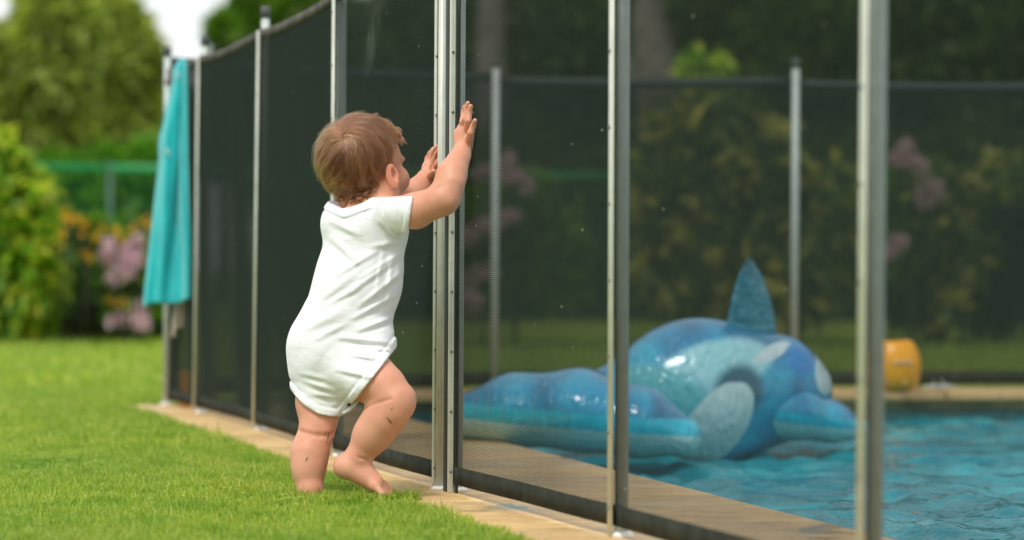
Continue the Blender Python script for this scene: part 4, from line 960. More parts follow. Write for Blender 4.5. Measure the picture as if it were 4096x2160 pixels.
# near (right) ear and far ear
def ear(c, out, back, up):
    m_ = np.array([back, out, up])
    B.ell(c, (0.0150, 0.0060, 0.0262), m_, 0.006)
    B.ell(c - up * 0.019 + back * -0.004, (0.0085, 0.0055, 0.010), m_, 0.005)
    B.ell(c + out * 0.0060 - back * 0.0050 + up * 0.002, (0.0056, 0.0105, 0.0155), m_, 0.002, 'd')
    B.cone(c - back * 0.012 - up * 0.004 + out * 0.001, c - back * 0.010 - up * 0.012, 0.004, 0.003, 0.003)
E0 = J(986, 441, 5.645)
eo = hr * 0.86 - hf * 0.50; eo /= np.linalg.norm(eo); eu = hu * 0.95 - hf * 0.28; eu -= eo * (eu @ eo); eu /= np.linalg.norm(eu); eb = np.cross(eu, eo); eb /= np.linalg.norm(eb)
if eb @ hf > 0: eb = -eb
ear(E0, eo, eb, eu)
eo2 = eo - 2 * hr * (eo @ hr); eb2 = eb - 2 * hr * (eb @ hr); eu2 = eu - 2 * hr * (eu @ hr); d_ = (E0 - HCn) @ hr
ear(E0 - 2 * hr * d_, eo2, eb2, eu2)
# neck and a core inside the clothes
B.cone(J(925, 440, 5.70), J(920, 545, 5.69), 0.050, 0.052, 0.012)
B.cone(J(955, 470, 5.69), J(950, 540, 5.68), 0.044, 0.05, 0.012)
B.chain([J(918, 575, 5.69), J(890, 720, 5.68), J(850, 900, 5.68)], [0.060, 0.070, 0.075], 0.03)
# right arm (towards the camera)
B.chain([J(985, 535, 5.63), J(1045, 530, 5.60), J(1112, 503, 5.60)], [0.034, 0.0370, 0.0325], 0.012)
B.chain([J(1112, 503, 5.60), J(1136, 440, 5.63), J(1160, 388, 5.672)], [0.0320, 0.0310, 0.0225], 0.012)
B.cone(J(1138, 462, 5.61), J(1128, 500, 5.60), 0.026, 0.024, 0.012)
B.cone(J(1166, 368, 5.685), J(1167, 345, 5.695), 0.0205, 0.0215, 0.0035)
B.ell(J(1168, 338, 5.697), (0.020, 0.026, 0.027), None, 0.006)
def finger(pts, r_, k=0.0035): B.chain([J(*p) for p in pts], r_, k)
finger([(1162, 330, 5.712), (1163, 306, fz(1163, .013)), (1166, 284, fz(1166, .007)), (1169, 268, fz(1169, .0065))], [0.0075, 0.0064, 0.0058, 0.0052])
finger([(1166, 328, 5.700), (1170, 300, fz(1170, .011)), (1174, 277, fz(1174, .007)), (1177, 259, fz(1177, .0065))], [0.0078, 0.0068, 0.0060, 0.0054])
finger([(1174, 330, 5.682), (1178, 304, fz(1178, .011)), (1181, 282, fz(1181, .007)), (1184, 267, fz(1184, .0065))], [0.0078, 0.0068, 0.0061, 0.0054])
finger([(1180, 350, 5.668), (1184, 334, fz(1184, .011)), (1190, 317, fz(1190, .007)), (1195, 303, fz(1195, .0065))], [0.0085, 0.0072, 0.0060, 0.0052])
finger([(1157, 362, 5.705), (1151, 345, 5.715), (1149, 329, 5.722)], [0.0105, 0.0080, 0.0062])
# left arm (far side), hand on the far panel
B.chain([J(965, 540, 5.76), J(1012, 512, 5.82), J(1050, 482, 5.865)], [0.034, 0.032, 0.030], 0.012)
B.chain([J(1050, 482, 5.865), J(1072, 448, 5.885)], [0.0265, 0.0215], 0.012)
B.ell(J(1080, 428, fl_(1080, 0.013)), (0.018, 0.020, 0.026), None, 0.006)
for pts, rr in (([(1075, 418), (1076, 400), (1083, 385), (1091, 374)], (0.0085, 0.0072, 0.0062, 0.0055)),
                ([(1082, 415), (1085, 395), (1092, 380), (1099, 369)], (0.0085, 0.0072, 0.0062, 0.0055)),
                ([(1088, 418), (1092, 402), (1098, 388), (1104, 377)], (0.0085, 0.0070, 0.0060, 0.0053)),
                ([(1093, 425), (1099, 412), (1104, 400)], (0.0080, 0.0064, 0.0052))):
    finger([(x, y, fl_(x, o_)) for (x, y), o_ in zip(pts, (0.012, 0.010, 0.007, 0.0065))], rr[:len(pts)])
finger([(1078, 446, fl_(1080, .017)), (1086, 438, fl_(1087, .021)), (1091, 431, fl_(1091, .023))], [0.0100, 0.0078, 0.0066])
# standing (left) leg
B.chain([J(822, 950, 5.70), J(804, 1010, 5.69), J(801, 1062, 5.68)], [0.058, 0.0480, 0.0415], 0.02)
B.chain([J(787, 1112, 5.675), J(779, 1140, 5.675), J(776, 1180, 5.675), J(780, 1228, 5.675)], [0.0375, 0.0375, 0.0325, 0.0265], 0.02)
B.cone(J(797, 1088, 5.678), J(790, 1108, 5.675), 0.0385, 0.037, 0.004)
B.chain([J(781, 1232, 5.672), J(783, 1244, 5.682)], [0.0265, 0.022], 0.01)
lf = np.array([0.04, 0.999, 0]); lf /= np.linalg.norm(lf); lr = np.array([lf[1], -lf[0], 0])
h0 = J(783, 1242, 5.672); h0[2] = 0.020
B.cone(h0, h0 + lf * 0.062 + [0, 0, -0.004], 0.020, 0.015, 0.012); B.ell(h0 + lf * 0.070 + [0, 0, -0.008], (0.023, 0.022, 0.012), None, 0.01)
for i, (o_, l_, r_) in enumerate(((-0.020, 0.098, 0.0085), (-0.008, 0.097, 0.0065), (0.002, 0.094, 0.006), (0.011, 0.090, 0.0056), (0.019, 0.084, 0.0052))):
    a_ = h0 + lf * 0.075 + lr * o_; a_[2] = 0.009; e_ = h0 + lf * l_ + lr * o_; e_[2] = 0.008; B.cone(a_, e_, r_ * 1.05, r_, 0.0035)
# bent (right) leg
B.chain([J(895, 925, 5.64), J(935, 952, 5.615), J(968, 975, 5.60)], [0.060, 0.0525, 0.0440], 0.015)
B.cone(J(968, 975, 5.60), J(1000, 1003, 5.59), 0.046, 0.0375, 0.012)
B.chain([J(993, 1022, 5.592), J(962, 1058, 5.61), J(935, 1095, 5.625), J(903, 1145, 5.64)], [0.0380, 0.0400, 0.0365, 0.0270], 0.022)
B.cone(J(1002, 1005, 5.59), J(990, 1035, 5.592), 0.0365, 0.0365, 0.006)
B.cone(J(903, 1150, 5.64), J(878, 1170, 5.645), 0.0275, 0.0255, 0.012)
B.ell(J(865, 1175, 5.645), (0.0235, 0.0230, 0.0240), None, 0.012)
B.cone(J(885, 1180, 5.642), J(938, 1215, 5.64), 0.0240, 0.0185, 0.008)
B.cone(J(908, 1168, 5.642), J(945, 1208, 5.645), 0.0190, 0.0140, 0.010)
B.cone(J(945, 1222, 5.625), J(950, 1216, 5.66), 0.0135, 0.0140, 0.008)
for (x, y, Y_, x2, y2, Y2, r_) in ((950, 1229, 5.618, 962, 1243, 5.612, 0.0068), (955, 1227, 5.630, 968, 1245, 5.627, 0.0070), (959, 1225, 5.642, 972, 1247, 5.642, 0.0073), (962, 1223, 5.655, 974, 1247, 5.657, 0.0076), (963, 1220, 5.670, 978, 1245, 5.674, 0.0100)):
    B.cone(J(x, y, Y_), J(x2, y2, Y2), r_ * 1.15, r_, 0.0035)
# creases: behind both knees, wrist, ankle, elbow
def on_skin(xd, yd, lv=0.0008):
    Ys = np.arange(5.46, 5.80, 0.0014); p = np.array([J(xd, yd, y) for y in Ys]); i = np.clip(((p - B.lo) / B.h).astype(int), 0, B.n - 1)
    h = np.nonzero(B.D[i[:, 0], i[:, 1], i[:, 2]] < lv)[0]; return Ys[h[0]] if len(h) else 5.62
for pl, r_, k_ in (([(751, 1083), (764, 1088), (782, 1093), (802, 1096), (824, 1096), (842, 1090)], 0.0014, 0.009),
                   ([(912, 1032), (930, 1022), (952, 1013), (972, 1008), (984, 1004)], 0.0020, 0.004), ([(898, 1149), (912, 1153), (926, 1160)], 0.0013, 0.004),
                   ([(1143, 368), (1155, 372), (1168, 378), (1182, 386)], 0.0014, 0.003), ([(1087, 478), (1100, 470), (1112, 468)], 0.0012, 0.006)):
    B.chain([J(x, y, on_skin(x, y)) for x, y in pl], [r_] * len(pl), k_, 'd')
V, F_ = B.mesh(); V = smooth_verts(V, F_, 2, 0.5)
body = np_mesh('body', V, F_, skin_mat(), proot, True)
SKINFIELD = B

# --- bodysuit
def project(X, Y, Z): return (2048 + FP * X / Y) / S, (HY - FP * (Z - HC) / Y) / S
def edge_d(xd, yd, x1, y1, x2, y2):        # signed metres from the line
    L_ = math.hypot(x2 - x1, y2 - y1); return ((xd - x1) * (y2 - y1) - (yd - y1) * (x2 - x1)) / L_ * dpx(YC)
TLO = B.lo + B.h * np.array([6, 8, 32]); THI = TLO + B.h * (np.array([136, 140, 204]) - 0.5)
T = Field(TLO, THI, 0.0028)
T.ell(J(915, 560, 5.69), (0.088, 0.075, 0.062), None, 0.02)
T.cone(J(922, 600, 5.69), J(903, 705, 5.685), 0.086, 0.088, 0.04)
T.cone(J(903, 705, 5.685), J(880, 785, 5.68), 0.088, 0.0945, 0.03)
T.ell(J(855, 850, 5.68), (0.108, 0.090, 0.085), None, 0.03)
T.ell(J(822, 905, 5.68), (0.0855, 0.085, 0.092), None, 0.03)
T.ell(J(812, 960, 5.69), (0.062, 0.065, 0.070), None, 0.02)
T.ell(J(925, 880, 5.645), (0.060, 0.062, 0.064), None, 0.03)
T.cone(J(900, 545, 5.70), J(990, 528, 5.635), 0.050, 0.0400, 0.03)      # shoulders
T.cone(J(880, 548, 5.72), J(960, 545, 5.79), 0.05, 0.038, 0.03)
T.cone(J(880, 930, 5.645), J(960, 968, 5.605), 0.064, 0.0500, 0.015)    # over the right thigh
T.cone(J(820, 950, 5.70), J(803, 1030, 5.69), 0.064, 0.0480, 0.02)      # over the left thigh
T.ell(J(840, 985, 5.685), (0.045, 0.055, 0.052), None, 0.02)
sub_ = B.D[6:6 + T.n[0], 8:8 + T.n[1], 32:32 + T.n[2]]                  # the cloth never lies inside the skin
X, Y, Z = T.grid((slice(None),) * 3)
XD, YD = project(X, Y, Z)
# folds of the knit: (x1, y1, x2, y2, height, width), soft on the side away from the camera
folds = [(957, 488, 963, 530, -1.6, 3.6), (963, 530, 978, 565, -1.6, 3.6), (978, 565, 1000, 592, -1.6, 3.6), (905, 770, 1005, 690, 3.0, 9), (890, 800, 990, 745, 2.4, 9), (880, 735, 1010, 640, 2.2, 10), (905, 830, 985, 800, 2.6, 8), (860, 850, 975, 862, 2.8, 9), (870, 890, 960, 905, 2.6, 8), (850, 930, 935, 950, 2.2, 8),
         (840, 560, 900, 590, 2.0, 10), (835, 600, 900, 660, 1.8, 11), (960, 560, 1010, 600, 2.5, 7), (985, 570, 1025, 585, 2.2, 6), (940, 620, 1000, 610, 1.8, 9), (780, 990, 850, 1000, 2.2, 9), (770, 960, 840, 985, 2.4, 9),
         (985, 650, 975, 760, 1.6, 8), (965, 620, 945, 740, 1.2, 7), (800, 760, 880, 700, 1.5, 12), (760, 830, 850, 790, 1.3, 14), (955, 498, 940, 540, 1.5, 8), (850, 690, 960, 625, 1.4, 8), (815, 770, 900, 725, 1.6, 8), (905, 700, 1000, 640, 1.6, 6), (800, 850, 870, 815, 1.3, 9), (920, 880, 975, 880, 1.6, 5), (760, 940, 820, 955, 1.5, 8), (1000, 500, 1010, 560, 1.3, 7)]
T.D = np.where(YD > 620, np.minimum(T.D, sub_ - 0.0045), T.D).astype(np.float32)
_h = np.clip(0.5 + 0.5 * (T.D - sub_ + 0.0045) / 0.012, 0, 1); T.D = np.where(YD > 620, T.D - 0.012 * _h * (1 - _h), T.D).astype(np.float32)
disp = np.zeros_like(T.D); near_side = np.clip((5.74 - Y) / 0.10, 0.25, 1.0)
for x1, y1, x2, y2, am, wd in folds:
    dx, dy = x2 - x1, y2 - y1; L2 = dx * dx + dy * dy; t_ = np.clip(((XD - x1) * dx + (YD - y1) * dy) / L2, 0, 1)
    dd = (XD - x1 - t_ * dx) ** 2 + (YD - y1 - t_ * dy) ** 2
    dd2 = (XD - x1 - t_ * dx + dy / math.sqrt(L2) * wd * 1.1) ** 2 + (YD - y1 - t_ * dy - dx / math.sqrt(L2) * wd * 1.1) ** 2
    wd = wd * 0.8; disp += am * 2.1e-3 * (np.exp(-dd / wd ** 2) - 0.6 * np.exp(-dd2 / wd ** 2)) * (0.35 + 0.65 * np.sin(np.pi * np.clip(t_, 0.05, 0.95)))
disp += 0.0012 * np.sin(XD / 13 + YD / 31) * np.sin(YD / 23 - XD / 41)
T.D -= (disp * near_side).astype(np.float32)
# leg openings and neckline
H1 = -edge_d(XD, YD, 862, 1046, 988, 886)
ylim = np.interp(XD, [725, 742, 765, 800, 835, 862, 900], [975, 992, 1014, 1034, 1043, 1045, 1045]); H2 = (YD - ylim + 12 * (Y - 5.66) / 0.1) * dpx(YC)
H3 = (np.interp(XD, [820, 840, 862, 885, 930, 975, 1000, 1040], [506, 511, 519, 513, 495, 482, 482, 482]) - YD) * dpx(YC) + (Y - 5.69) * -0.12
Hm = np.maximum(np.maximum(H1, H2), H3)
trim = T.D - 0.0024; T0 = T.D.copy()
T0 = T0 + (0.0020 * np.exp(-((Hm + 0.0195) / 0.0028) ** 2)).astype(np.float32)
T.D = np.maximum(T0, Hm)
band = np.maximum(trim, np.abs(Hm + 0.0080) - 0.0077); T.D = np.minimum(T.D, band)
# sleeves
SL = Field(TLO, THI, 0.0028)
SL.chain([J(968, 535, 5.645), J(1005, 533, 5.618), J(1045, 532, 5.60)], [0.0430, 0.0420, 0.0405], 0.01)
Hs = (XD - np.interp(YD, [485, 585], [1041, 1026])) * dpx(YC)
SL.D = np.where((XD > 985) & (YD < 620), np.minimum(SL.D, sub_ - 0.0035), SL.D); sl0 = SL.D - (disp * 0.5).astype(np.float32); sl = np.maximum(sl0, Hs); sl = np.minimum(sl, np.maximum(sl0 - 0.0034, np.abs(Hs + 0.006) - 0.0056))
k = 0.010; h = np.clip(0.5 + 0.5 * (T.D - sl) / k, 0, 1); T.D = (T.D * (1 - h) + sl * h - k * h * (1 - h)).astype(np.float32)
SL2 = Field(TLO, THI, 0.0028)
SL2.chain([J(950, 545, 5.765), J(985, 530, 5.82)], [0.0420, 0.0400], 0.01)
dd = np.array([35, 0]); Hs2 = (Y - 5.825) + 0 * X + 0 * Z
sl = np.maximum(SL2.D, Hs2); h = np.clip(0.5 + 0.5 * (T.D - sl) / k, 0, 1); T.D = (T.D * (1 - h) + sl * h - k * h * (1 - h)).astype(np.float32)
def knit_mat():
    m, n, b, o = newmat('white_knit')
    v = coords(n, (1, 1, 0.22), (0, R(14), 0), src='World'); rib = N(n, 'ShaderNodeTexWave'); rib.wave_type = 'BANDS'; rib.bands_direction = 'X'
    rib.inputs['Scale'].default_value = 95; rib.inputs['Distortion'].default_value = 0.6; rib.inputs['Detail'].default_value = 1; n.links.new(v, rib.inputs['Vector'])
    f = noise(n, coords(n, src='World'), 22, 5, 0.6, 0.6); ff = noise(n, coords(n, src='World'), 900, 2)
    f2 = noise(n, coords(n, (1.0, 1.0, 2.2), (0, R(-35), 0), src='World'), 17, 4, 0.55, 1.2)
    n.links.new(ramp(n, f, [(0.3, (0.84, 0.855, 0.875)), (0.6, (0.88, 0.89, 0.905))]), b.inputs['Base Color'])
    # faint dull green tint low on the seat
    ds = N(n, 'ShaderNodeVectorMath', operation='DISTANCE'); n.links.new(coords(n, src='World'), ds.inputs[0]); ds.inputs[1].default_value = tuple(J(812, 985, 5.62))
    st = mth(n, 'MULTIPLY', mth(n, 'SUBTRACT', 1.0, mth(n, 'DIVIDE', ds.outputs['Value'], 0.065), clamp=True), mth(n, 'MULTIPLY', f, 0.9))
    base = b.inputs['Base Color'].links[0].from_socket; n.links.new(mixrgb(n, st, base, (0.50, 0.52, 0.34)), b.inputs['Base Color'])
    b.inputs['Roughness'].default_value = 0.9; b.inputs['Sheen Weight'].default_value = 0.25; b.inputs['Specular IOR Level'].default_value = 0.15
    b.inputs['Subsurface Weight'].default_value = 0.12; b.inputs['Subsurface Scale'].default_value = 0.004
    hgt = mth(n, 'ADD', mth(n, 'MULTIPLY', rib.outputs['Fac'], 0.055), mth(n, 'ADD', mth(n, 'MULTIPLY', f2, 0.75), mth(n, 'MULTIPLY', ff, 0.05)))
    bump(n, b, hgt, 0.42, 0.006); return m
V, F_ = T.mesh(); V = smooth_verts(V, F_, 2, 0.5)
km = knit_mat()
suit = np_mesh('bodysuit', V, F_, km, proot, True)
mb = MB().tube([J(862, 1040, 5.655), J(878, 1030, 5.655), J(893, 1012, 5.66), J(905, 992, 5.665)], [0.008, 0.0095, 0.010, 0.008], 12, sq=0.5)
fl = mb.build('crotch_flap', km, suit, True)
for x, y in ((878, 1018), (887, 1008)):
    c = J(x, y, 5.645); MB().tube([c, c + np.array([0, -0.004, 0])], [0.0035, 0.003], 10).build('snap', M['black'], fl)

# --- eyes
ew = plain('eye_white', (0.8, 0.78, 0.75), 0.15, 0, 0.02); ei = plain('iris', (0.08, 0.04, 0.02), 0.15)
for s_ in (1, -1):
    c = Hd(0.0800, 0.030 * s_, -0.010)
    e = MB().lathe((0, 0, 0), [(0.011 * math.cos(t), 0.011 * math.sin(t)) for t in np.linspace(-1.55, 1.55, 14)], 18)
    e.v = [tuple(np.array(p) + c) for p in e.v]; eo_ = e.build('eye', ew, proot, True)
    q_ = c + hf2 * 0.0098; MB().tube([q_, q_ + hf2 * 0.0014], [0.0055, 0.0045], 14).build('iris', ei, eo_, True)

lash = plain('lash', (0.06, 0.03, 0.015), 0.6)
for s_ in (1, -1):
    e0 = Hd(0.093, 0.043 * s_, -0.008); MB().tube([e0, e0 + hf2 * 0.006 + hr * 0.003 * s_, e0 + hf2 * 0.012 + hr * 0.004 * s_ + [0, 0, 0.002]], [0.0016, 0.0011, 0.0003], 6, sq=0.5).build('eyelashes', lash, proot, True)
# --- hair
HLF, HLU = [-0.10, -0.05, -0.015, 0.008, 0.022, 0.038, 0.06, 0.085], [-0.085, -0.085, -0.058, -0.020, 0.020, 0.040, 0.052, 0.058]
def hair():
    r = np.random.default_rng(3)
    A = np.array([0.0900, 0.0765, 0.0830]); C0 = Hd(-0.006, 0, 0.0)
    toL = lambda p: (p - C0) @ HM.T; toW = lambda q_: q_ @ HM + C0
    def proj_surf(q_, extra):              # push local point to the ellipsoid shell of the scalp plus extra
        k = np.sqrt(((q_ / (A + extra[:, None])) ** 2).sum(1)); return q_ / k[:, None]
    # whorl at the upper back of the head, seen at (857, 346)
    wd = J(862, 345, 5.61) - C0; wd = wd @ HM.T; wd /= np.linalg.norm(wd / A)
    n = 26000
    d = r.normal(size=(n * 3, 3)); d /= np.linalg.norm(d, axis=1)[:, None]; q_ = d * A
    f, s_, u = q_[:, 0], q_[:, 1], q_[:, 2]
    # hair grows behind the ear line, above the forehead line and down to the nape
    low = np.where(f < 0.0, -0.080 + 0.30 * np.maximum(0, f + 0.05), -0.072 + 0.9 * np.maximum(0, f + 0.0))
    line = np.interp(f, HLF, HLU)
    keep = u > line + 0.004 * r.normal(size=len(u)); q_ = q_[keep][:n]; n = len(q_)
    ns = 15; pts = np.zeros((n, ns, 3)); cur = q_.copy()
    lenf = r.uniform(0.75, 1.15, n); bang = (q_[:, 0] > 0.02) & (q_[:, 2] > 0.02); nape = (q_[:, 2] < -0.030)
    step = 0.0052 * lenf; step[nape] *= 0.75; step[bang] *= 0.55
    # locks: strands gather to a nearby guide
    ng = 420; gi = r.integers(0, n, ng); dist = ((q_[:, None, :] - q_[gi][None]) ** 2).sum(2) if n * ng < 2e7 else None
    g_idx = dist.argmin(1) if dist is not None else r.integers(0, ng, n)
    gph = r.uniform(0, 6.28, ng); gcurl = r.uniform(0.4, 1.0, ng); glift = r.uniform(0, 1, ng) ** 1.5 * 1.0
    fly = r.random(n) < 0.09
    lift = 0.0010 + 0.0035 * r.random(n) + 0.0030 * glift[g_idx]; lift[fly] += r.uniform(0.002, 0.006, fly.sum())
    tang0 = q_ - wd; tang0 /= np.linalg.norm(tang0, axis=1)[:, None] + 1e-6
    swirl = np.cross(np.broadcast_to(wd, q_.shape), q_); swirl /= np.linalg.norm(swirl, axis=1)[:, None] + 1e-6
    vel = None
    for i in range(ns):
        t = i / (ns - 1)
        ex = lift * min(1, 0.25 + 1.8 * t) + 0.0015
        c2 = proj_surf(cur, ex)
        pts[:, i] = c2
        nrm = c2 / A ** 2; nrm /= np.linalg.norm(nrm, axis=1)[:, None]
        away = c2 - wd; away /= np.linalg.norm(away, axis=1)[:, None] + 1e-6
        dwl = np.linalg.norm(c2 - wd, axis=1)
        g = np.array([0.0, 0, -1.0]); sw = np.exp(-dwl / 0.05)[:, None]
        dirv = away * 1.1 + g * 0.75 + swirl * (0.9 * sw + 0.10)
        dirv[bang] += np.array([0.45, 0.10, 0.25])
        lat = np.sin(gph[g_idx] + t * 3.0) * 0.45 + r.normal(size=n) * 0.05
        dirv += np.cross(nrm, dirv) * lat[:, None]
        cr = (0.9 * gcurl[g_idx] * (t > 0.35) * np.where(nape | (q_[:, 2] < -0.01) & (t > 0.5), 1.0, 0.15))
        ang = gph[g_idx] * 2 + t * (7.5 + 3 * gcurl[g_idx])
        bn = np.cross(nrm, dirv); bn /= np.linalg.norm(bn, axis=1)[:, None] + 1e-6
        dirv = dirv / np.linalg.norm(dirv, axis=1)[:, None] + (bn * np.cos(ang)[:, None] * 1.3 + nrm * 0.0) * cr[:, None]
        dirv -= nrm * (dirv * nrm).sum(1)[:, None]
        dirv /= np.linalg.norm(dirv, axis=1)[:, None] + 1e-9
        vel = dirv if vel is None else 0.45 * vel + 0.55 * dirv
        cur = c2 + vel * step[:, None]
    # hair ends where it would fall over the face
    over = (pts[:, :, 0] > 0.004) & (pts[:, :, 2] < np.interp(pts[:, :, 0], HLF, HLU) - 0.004 - 0.012 * r.random(n)[:, None]); over = np.maximum.accumulate(over, axis=1)
    # pull tips of the curls outwards, gather strands to locks
    tt = np.linspace(0, 1, ns)
    nr_ = pts / A ** 2; nr_ /= np.linalg.norm(nr_, axis=2)[:, :, None]
    curl = np.where(nape, 1.0, np.where(bang, 0.8, 0.15)) * gcurl[g_idx]
    out = (curl[:, None] * 0.0045 * np.maximum(0, tt - 0.3)[None] * (1 + np.sin(gph[g_idx][:, None] * 2 + tt[None] * 12)))
    pts += nr_ * out[:, :, None]
    # flyaways leave the head in soft arcs
    k = np.nonzero(fly)[0]; pts[k] += nr_[k] * (0.010 * r.random(len(k))[:, None] * tt[None] ** 2)[:, :, None]
    gp_ = pts[gi]                          # guides
    off = pts - pts[:, :1]; goff = gp_ - gp_[:, :1]
    w_ = (0.62 * tt ** 0.7)[None, :, None] * (~fly)[:, None, None]
    pts = pts[:, :1] + off * (1 - w_) + (goff[g_idx] + (pts[gi][g_idx][:, :1] - pts[:, :1]) * 0.65 * tt[None, :, None]) * w_
    W = toW(pts.reshape(-1, 3)).reshape(n, ns, 3)
    # extra curled locks along the nape, behind the ear and over the forehead
    LK = []
    def lock(xd, yd, dirx, diry, Ln, rr, turns, cnt, lift_=0.004, ph=0.0, spread=0.0021):
        Ys = np.arange(5.55, 5.90, 0.002); pp = np.array([J(xd, yd, y) for y in Ys]); kk = np.sqrt(((toL(pp) / (A + 0.003)) ** 2).sum(1))
        hit = np.nonzero(kk < 1)[0]; p0 = pp[hit[0]] if len(hit) else pp[kk.argmin()]
        ax = np.array([dirx, 0.0, -diry]); ax /= np.linalg.norm(ax); nrm = (toL(p0) / A ** 2) @ HM; nrm /= np.linalg.norm(nrm); ax = ax - nrm * (ax @ nrm) * 0.9; ax /= np.linalg.norm(ax)
        bn = np.cross(nrm, ax); t_ = np.linspace(0, 1, ns)
        for _ in range(cnt):
            o_ = r.normal(size=3) * spread; l_ = Ln * r.uniform(0.8, 1.1); ph_ = ph + r.normal() * 0.18; a_ = ph_ + turns * 2 * np.pi * t_ * r.uniform(0.93, 1.07); R_ = rr * np.minimum(1, t_ * 2.5) * r.uniform(0.85, 1.1)
            LK.append(p0 + nrm * lift_ + o_ * (1 - 0.4 * t_[:, None]) + ax * (l_ * t_[:, None]) + bn * (np.cos(a_) * R_)[:, None] + nrm * ((np.sin(a_) * R_) * 0.8)[:, None] - nrm * (0.006 * (1 - t_) ** 2)[:, None])
    rl = np.random.default_rng(8)
    def neck_lock(xd, yd, dirx, Ln, rr, turns, cnt):
        ys_ = on_skin(xd, yd)
        if ys_ == 5.62: return
        p0 = J(xd, yd, ys_ - 0.002); t_ = np.linspace(0, 1, ns); ax = np.array([dirx, 0.05, -1.0]); ax /= np.linalg.norm(ax); nrm = np.array([-0.35, -0.93, 0.0]); bn = np.cross(nrm, ax); ph = rl.uniform(0, 6.28)
        for _ in range(cnt):
            o_ = r.normal(size=3) * 0.0015; a_ = ph + r.normal() * 0.15 + turns * 2 * np.pi * t_; R_ = rr * np.minimum(1, t_ * 2.5) * r.uniform(0.85, 1.1); l_ = Ln * r.uniform(0.85, 1.1)
            LK.append(p0 + o_ * (1 - 0.4 * t_[:, None]) + ax * (l_ * t_[:, None]) + bn * (np.cos(a_) * R_)[:, None] + nrm * (0.003 + (np.sin(a_) + 0.6) * R_ * 0.8)[:, None])
    for x in np.arange(852, 950, 3.6):
        yb = np.interp(x, [852, 870, 900, 930, 950], [500, 505, 498, 482, 464])
        for q2 in range(2): neck_lock(x + rl.normal() * 3, yb - q2 * 14 + rl.normal() * 3, rl.normal() * 0.35 - 0.1, rl.uniform(0.011, 0.020), rl.uniform(0.0036, 0.0062), rl.uniform(0.8, 1.5), 34)
    for x in np.arange(842, 962, 3.2):
        yb = np.interp(x, [842, 862, 900, 940, 962], [484, 494, 486, 466, 452])
        for q2 in range(2):
            lock(x + rl.normal() * 3, yb - q2 * 13 + rl.normal() * 4, rl.normal() * 0.4 + (900 - x) * 0.003, 1.0, rl.uniform(0.020, 0.034), rl.uniform(0.0042, 0.0075), rl.uniform(1.0, 1.8), 34, 0.004, rl.uniform(0, 6.28))
    for x, y in ((950, 296), (962, 300), (972, 306), (984, 314), (992, 320), (998, 328), (1003, 334), (990, 326), (965, 310), (1007, 342), (978, 318), (935, 292), (945, 300), (1010, 346)):
        lock(x - 8, y - 2, 0.55, 0.95 + rl.normal() * 0.35, rl.uniform(0.018, 0.030), rl.uniform(0.0045, 0.0080), rl.uniform(0.5, 1.0), 22, 0.004, rl.uniform(0, 6.28))
    for x, y in ((960, 385), (965, 398), (956, 404), (966, 375), (952, 425), (960, 432), (962, 390), (955, 415), (950, 440), (958, 446), (948, 452)):
        lock(x, y, -0.2 + rl.normal() * 0.2, 1.0, rl.uniform(0.018, 0.028), rl.uniform(0.002, 0.0035), 0.9, 40, 0.003, rl.uniform(0, 6.28))
    lk_id = np.concatenate([r.random(ng)[g_idx], np.repeat(r.random(len(LK) // 20 + 1), 20)[:len(LK)]]).astype(np.float32)
    W = np.concatenate([W, np.array(LK)]); n = len(W)
    cv = bpy.data.hair_curves.new('hair'); cv.add_curves([ns] * n)
    cv.points.foreach_set('position', W.astype(np.float32).ravel())
    rd = (0.00030 * (1 - 0.75 * tt ** 2))[None] * r.uniform(0.7, 1.2, n)[:, None]
    rd[:len(over)] *= ~over; cv.points.foreach_set('radius', rd.astype(np.float32).ravel())
    at_ = cv.attributes.new('lock', 'FLOAT', 'CURVE'); at_.data.foreach_set('value', lk_id)
    ob = bpy.data.objects.new('hair', cv); m = bpy.data.materials.new('toddler_hair'); m.use_nodes = True; nn = m.node_tree; nn.nodes.clear()
    o = N(nn, 'ShaderNodeOutputMaterial'); h = N(nn, 'ShaderNodeBsdfHairPrincipled'); h.parametrization = 'COLOR'
    hi = N(nn, 'ShaderNodeHairInfo')
    la = N(nn, 'ShaderNodeAttribute'); la.attribute_name = 'lock'
    c = ramp(nn, mth(nn, 'ADD', mth(nn, 'MULTIPLY', hi.outputs['Random'], 0.45), mth(nn, 'MULTIPLY', la.outputs['Fac'], 0.6)), [(0.0, (0.055, 0.016, 0.006)), (0.4, (0.13, 0.042, 0.017)), (0.75, (0.26, 0.098, 0.040)), (1.0, (0.46, 0.21, 0.092))])
    nn.links.new(c, h.inputs['Color']); h.inputs['Roughness'].default_value = 0.24; h.inputs['Radial Roughness'].default_value = 0.45
    nn.links.new(h.outputs[0], o.inputs[0]); cv.materials.append(m); link(ob, proot)
    # scalp cap under the strands
    cap = Field(C0 - 0.115, C0 + 0.115, 0.003)
    cap.ell(C0, A - 0.0012, HM, 0)
    X, Y, Z = cap.grid((slice(None),) * 3); l = [HM[i, 0] * (X - C0[0]) + HM[i, 1] * (Y - C0[1]) + HM[i, 2] * (Z - C0[2]) for i in range(3)]
    ln = np.interp(l[0], HLF, HLU)
    cap.D = np.maximum(cap.D, (ln - l[2] + 0.004)).astype(np.float32)
    V, F_ = cap.mesh(); V = smooth_verts(V, F_, 2)
    np_mesh('scalp', V, F_, plain('scalp_brown', (0.17, 0.085, 0.04), 0.8, 0, 0.3, 60, 0.3), ob, True)
hair()

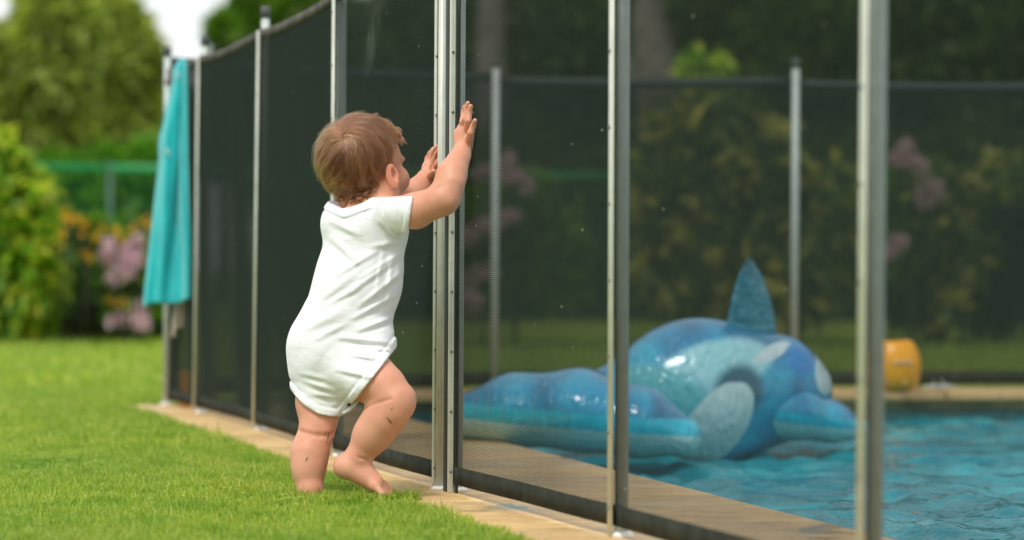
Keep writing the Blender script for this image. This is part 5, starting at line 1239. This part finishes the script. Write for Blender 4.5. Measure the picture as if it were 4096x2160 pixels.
# --- clippings of cut grass stuck on the shins
gm = plain('cut_grass', (0.06, 0.09, 0.02), 0.6)
for pts in ([(971, 1050), (977, 1054), (984, 1062), (981, 1067)], [(982, 1032), (987, 1027), (991, 1021)], [(828, 1087), (826, 1096), (823, 1106)], [(822, 1108), (820, 1116)], [(774, 1150), (770, 1156), (769, 1163)], [(1035, 1046), (1033, 1053)]):
    ps = [J(x, y, on_skin(x, y) - 0.0012) for x, y in pts]; MB().tube(ps, [0.0006] + [0.0010] * (len(ps) - 2) + [0.0005], 6).build('grass_clipping', gm, proot, True)
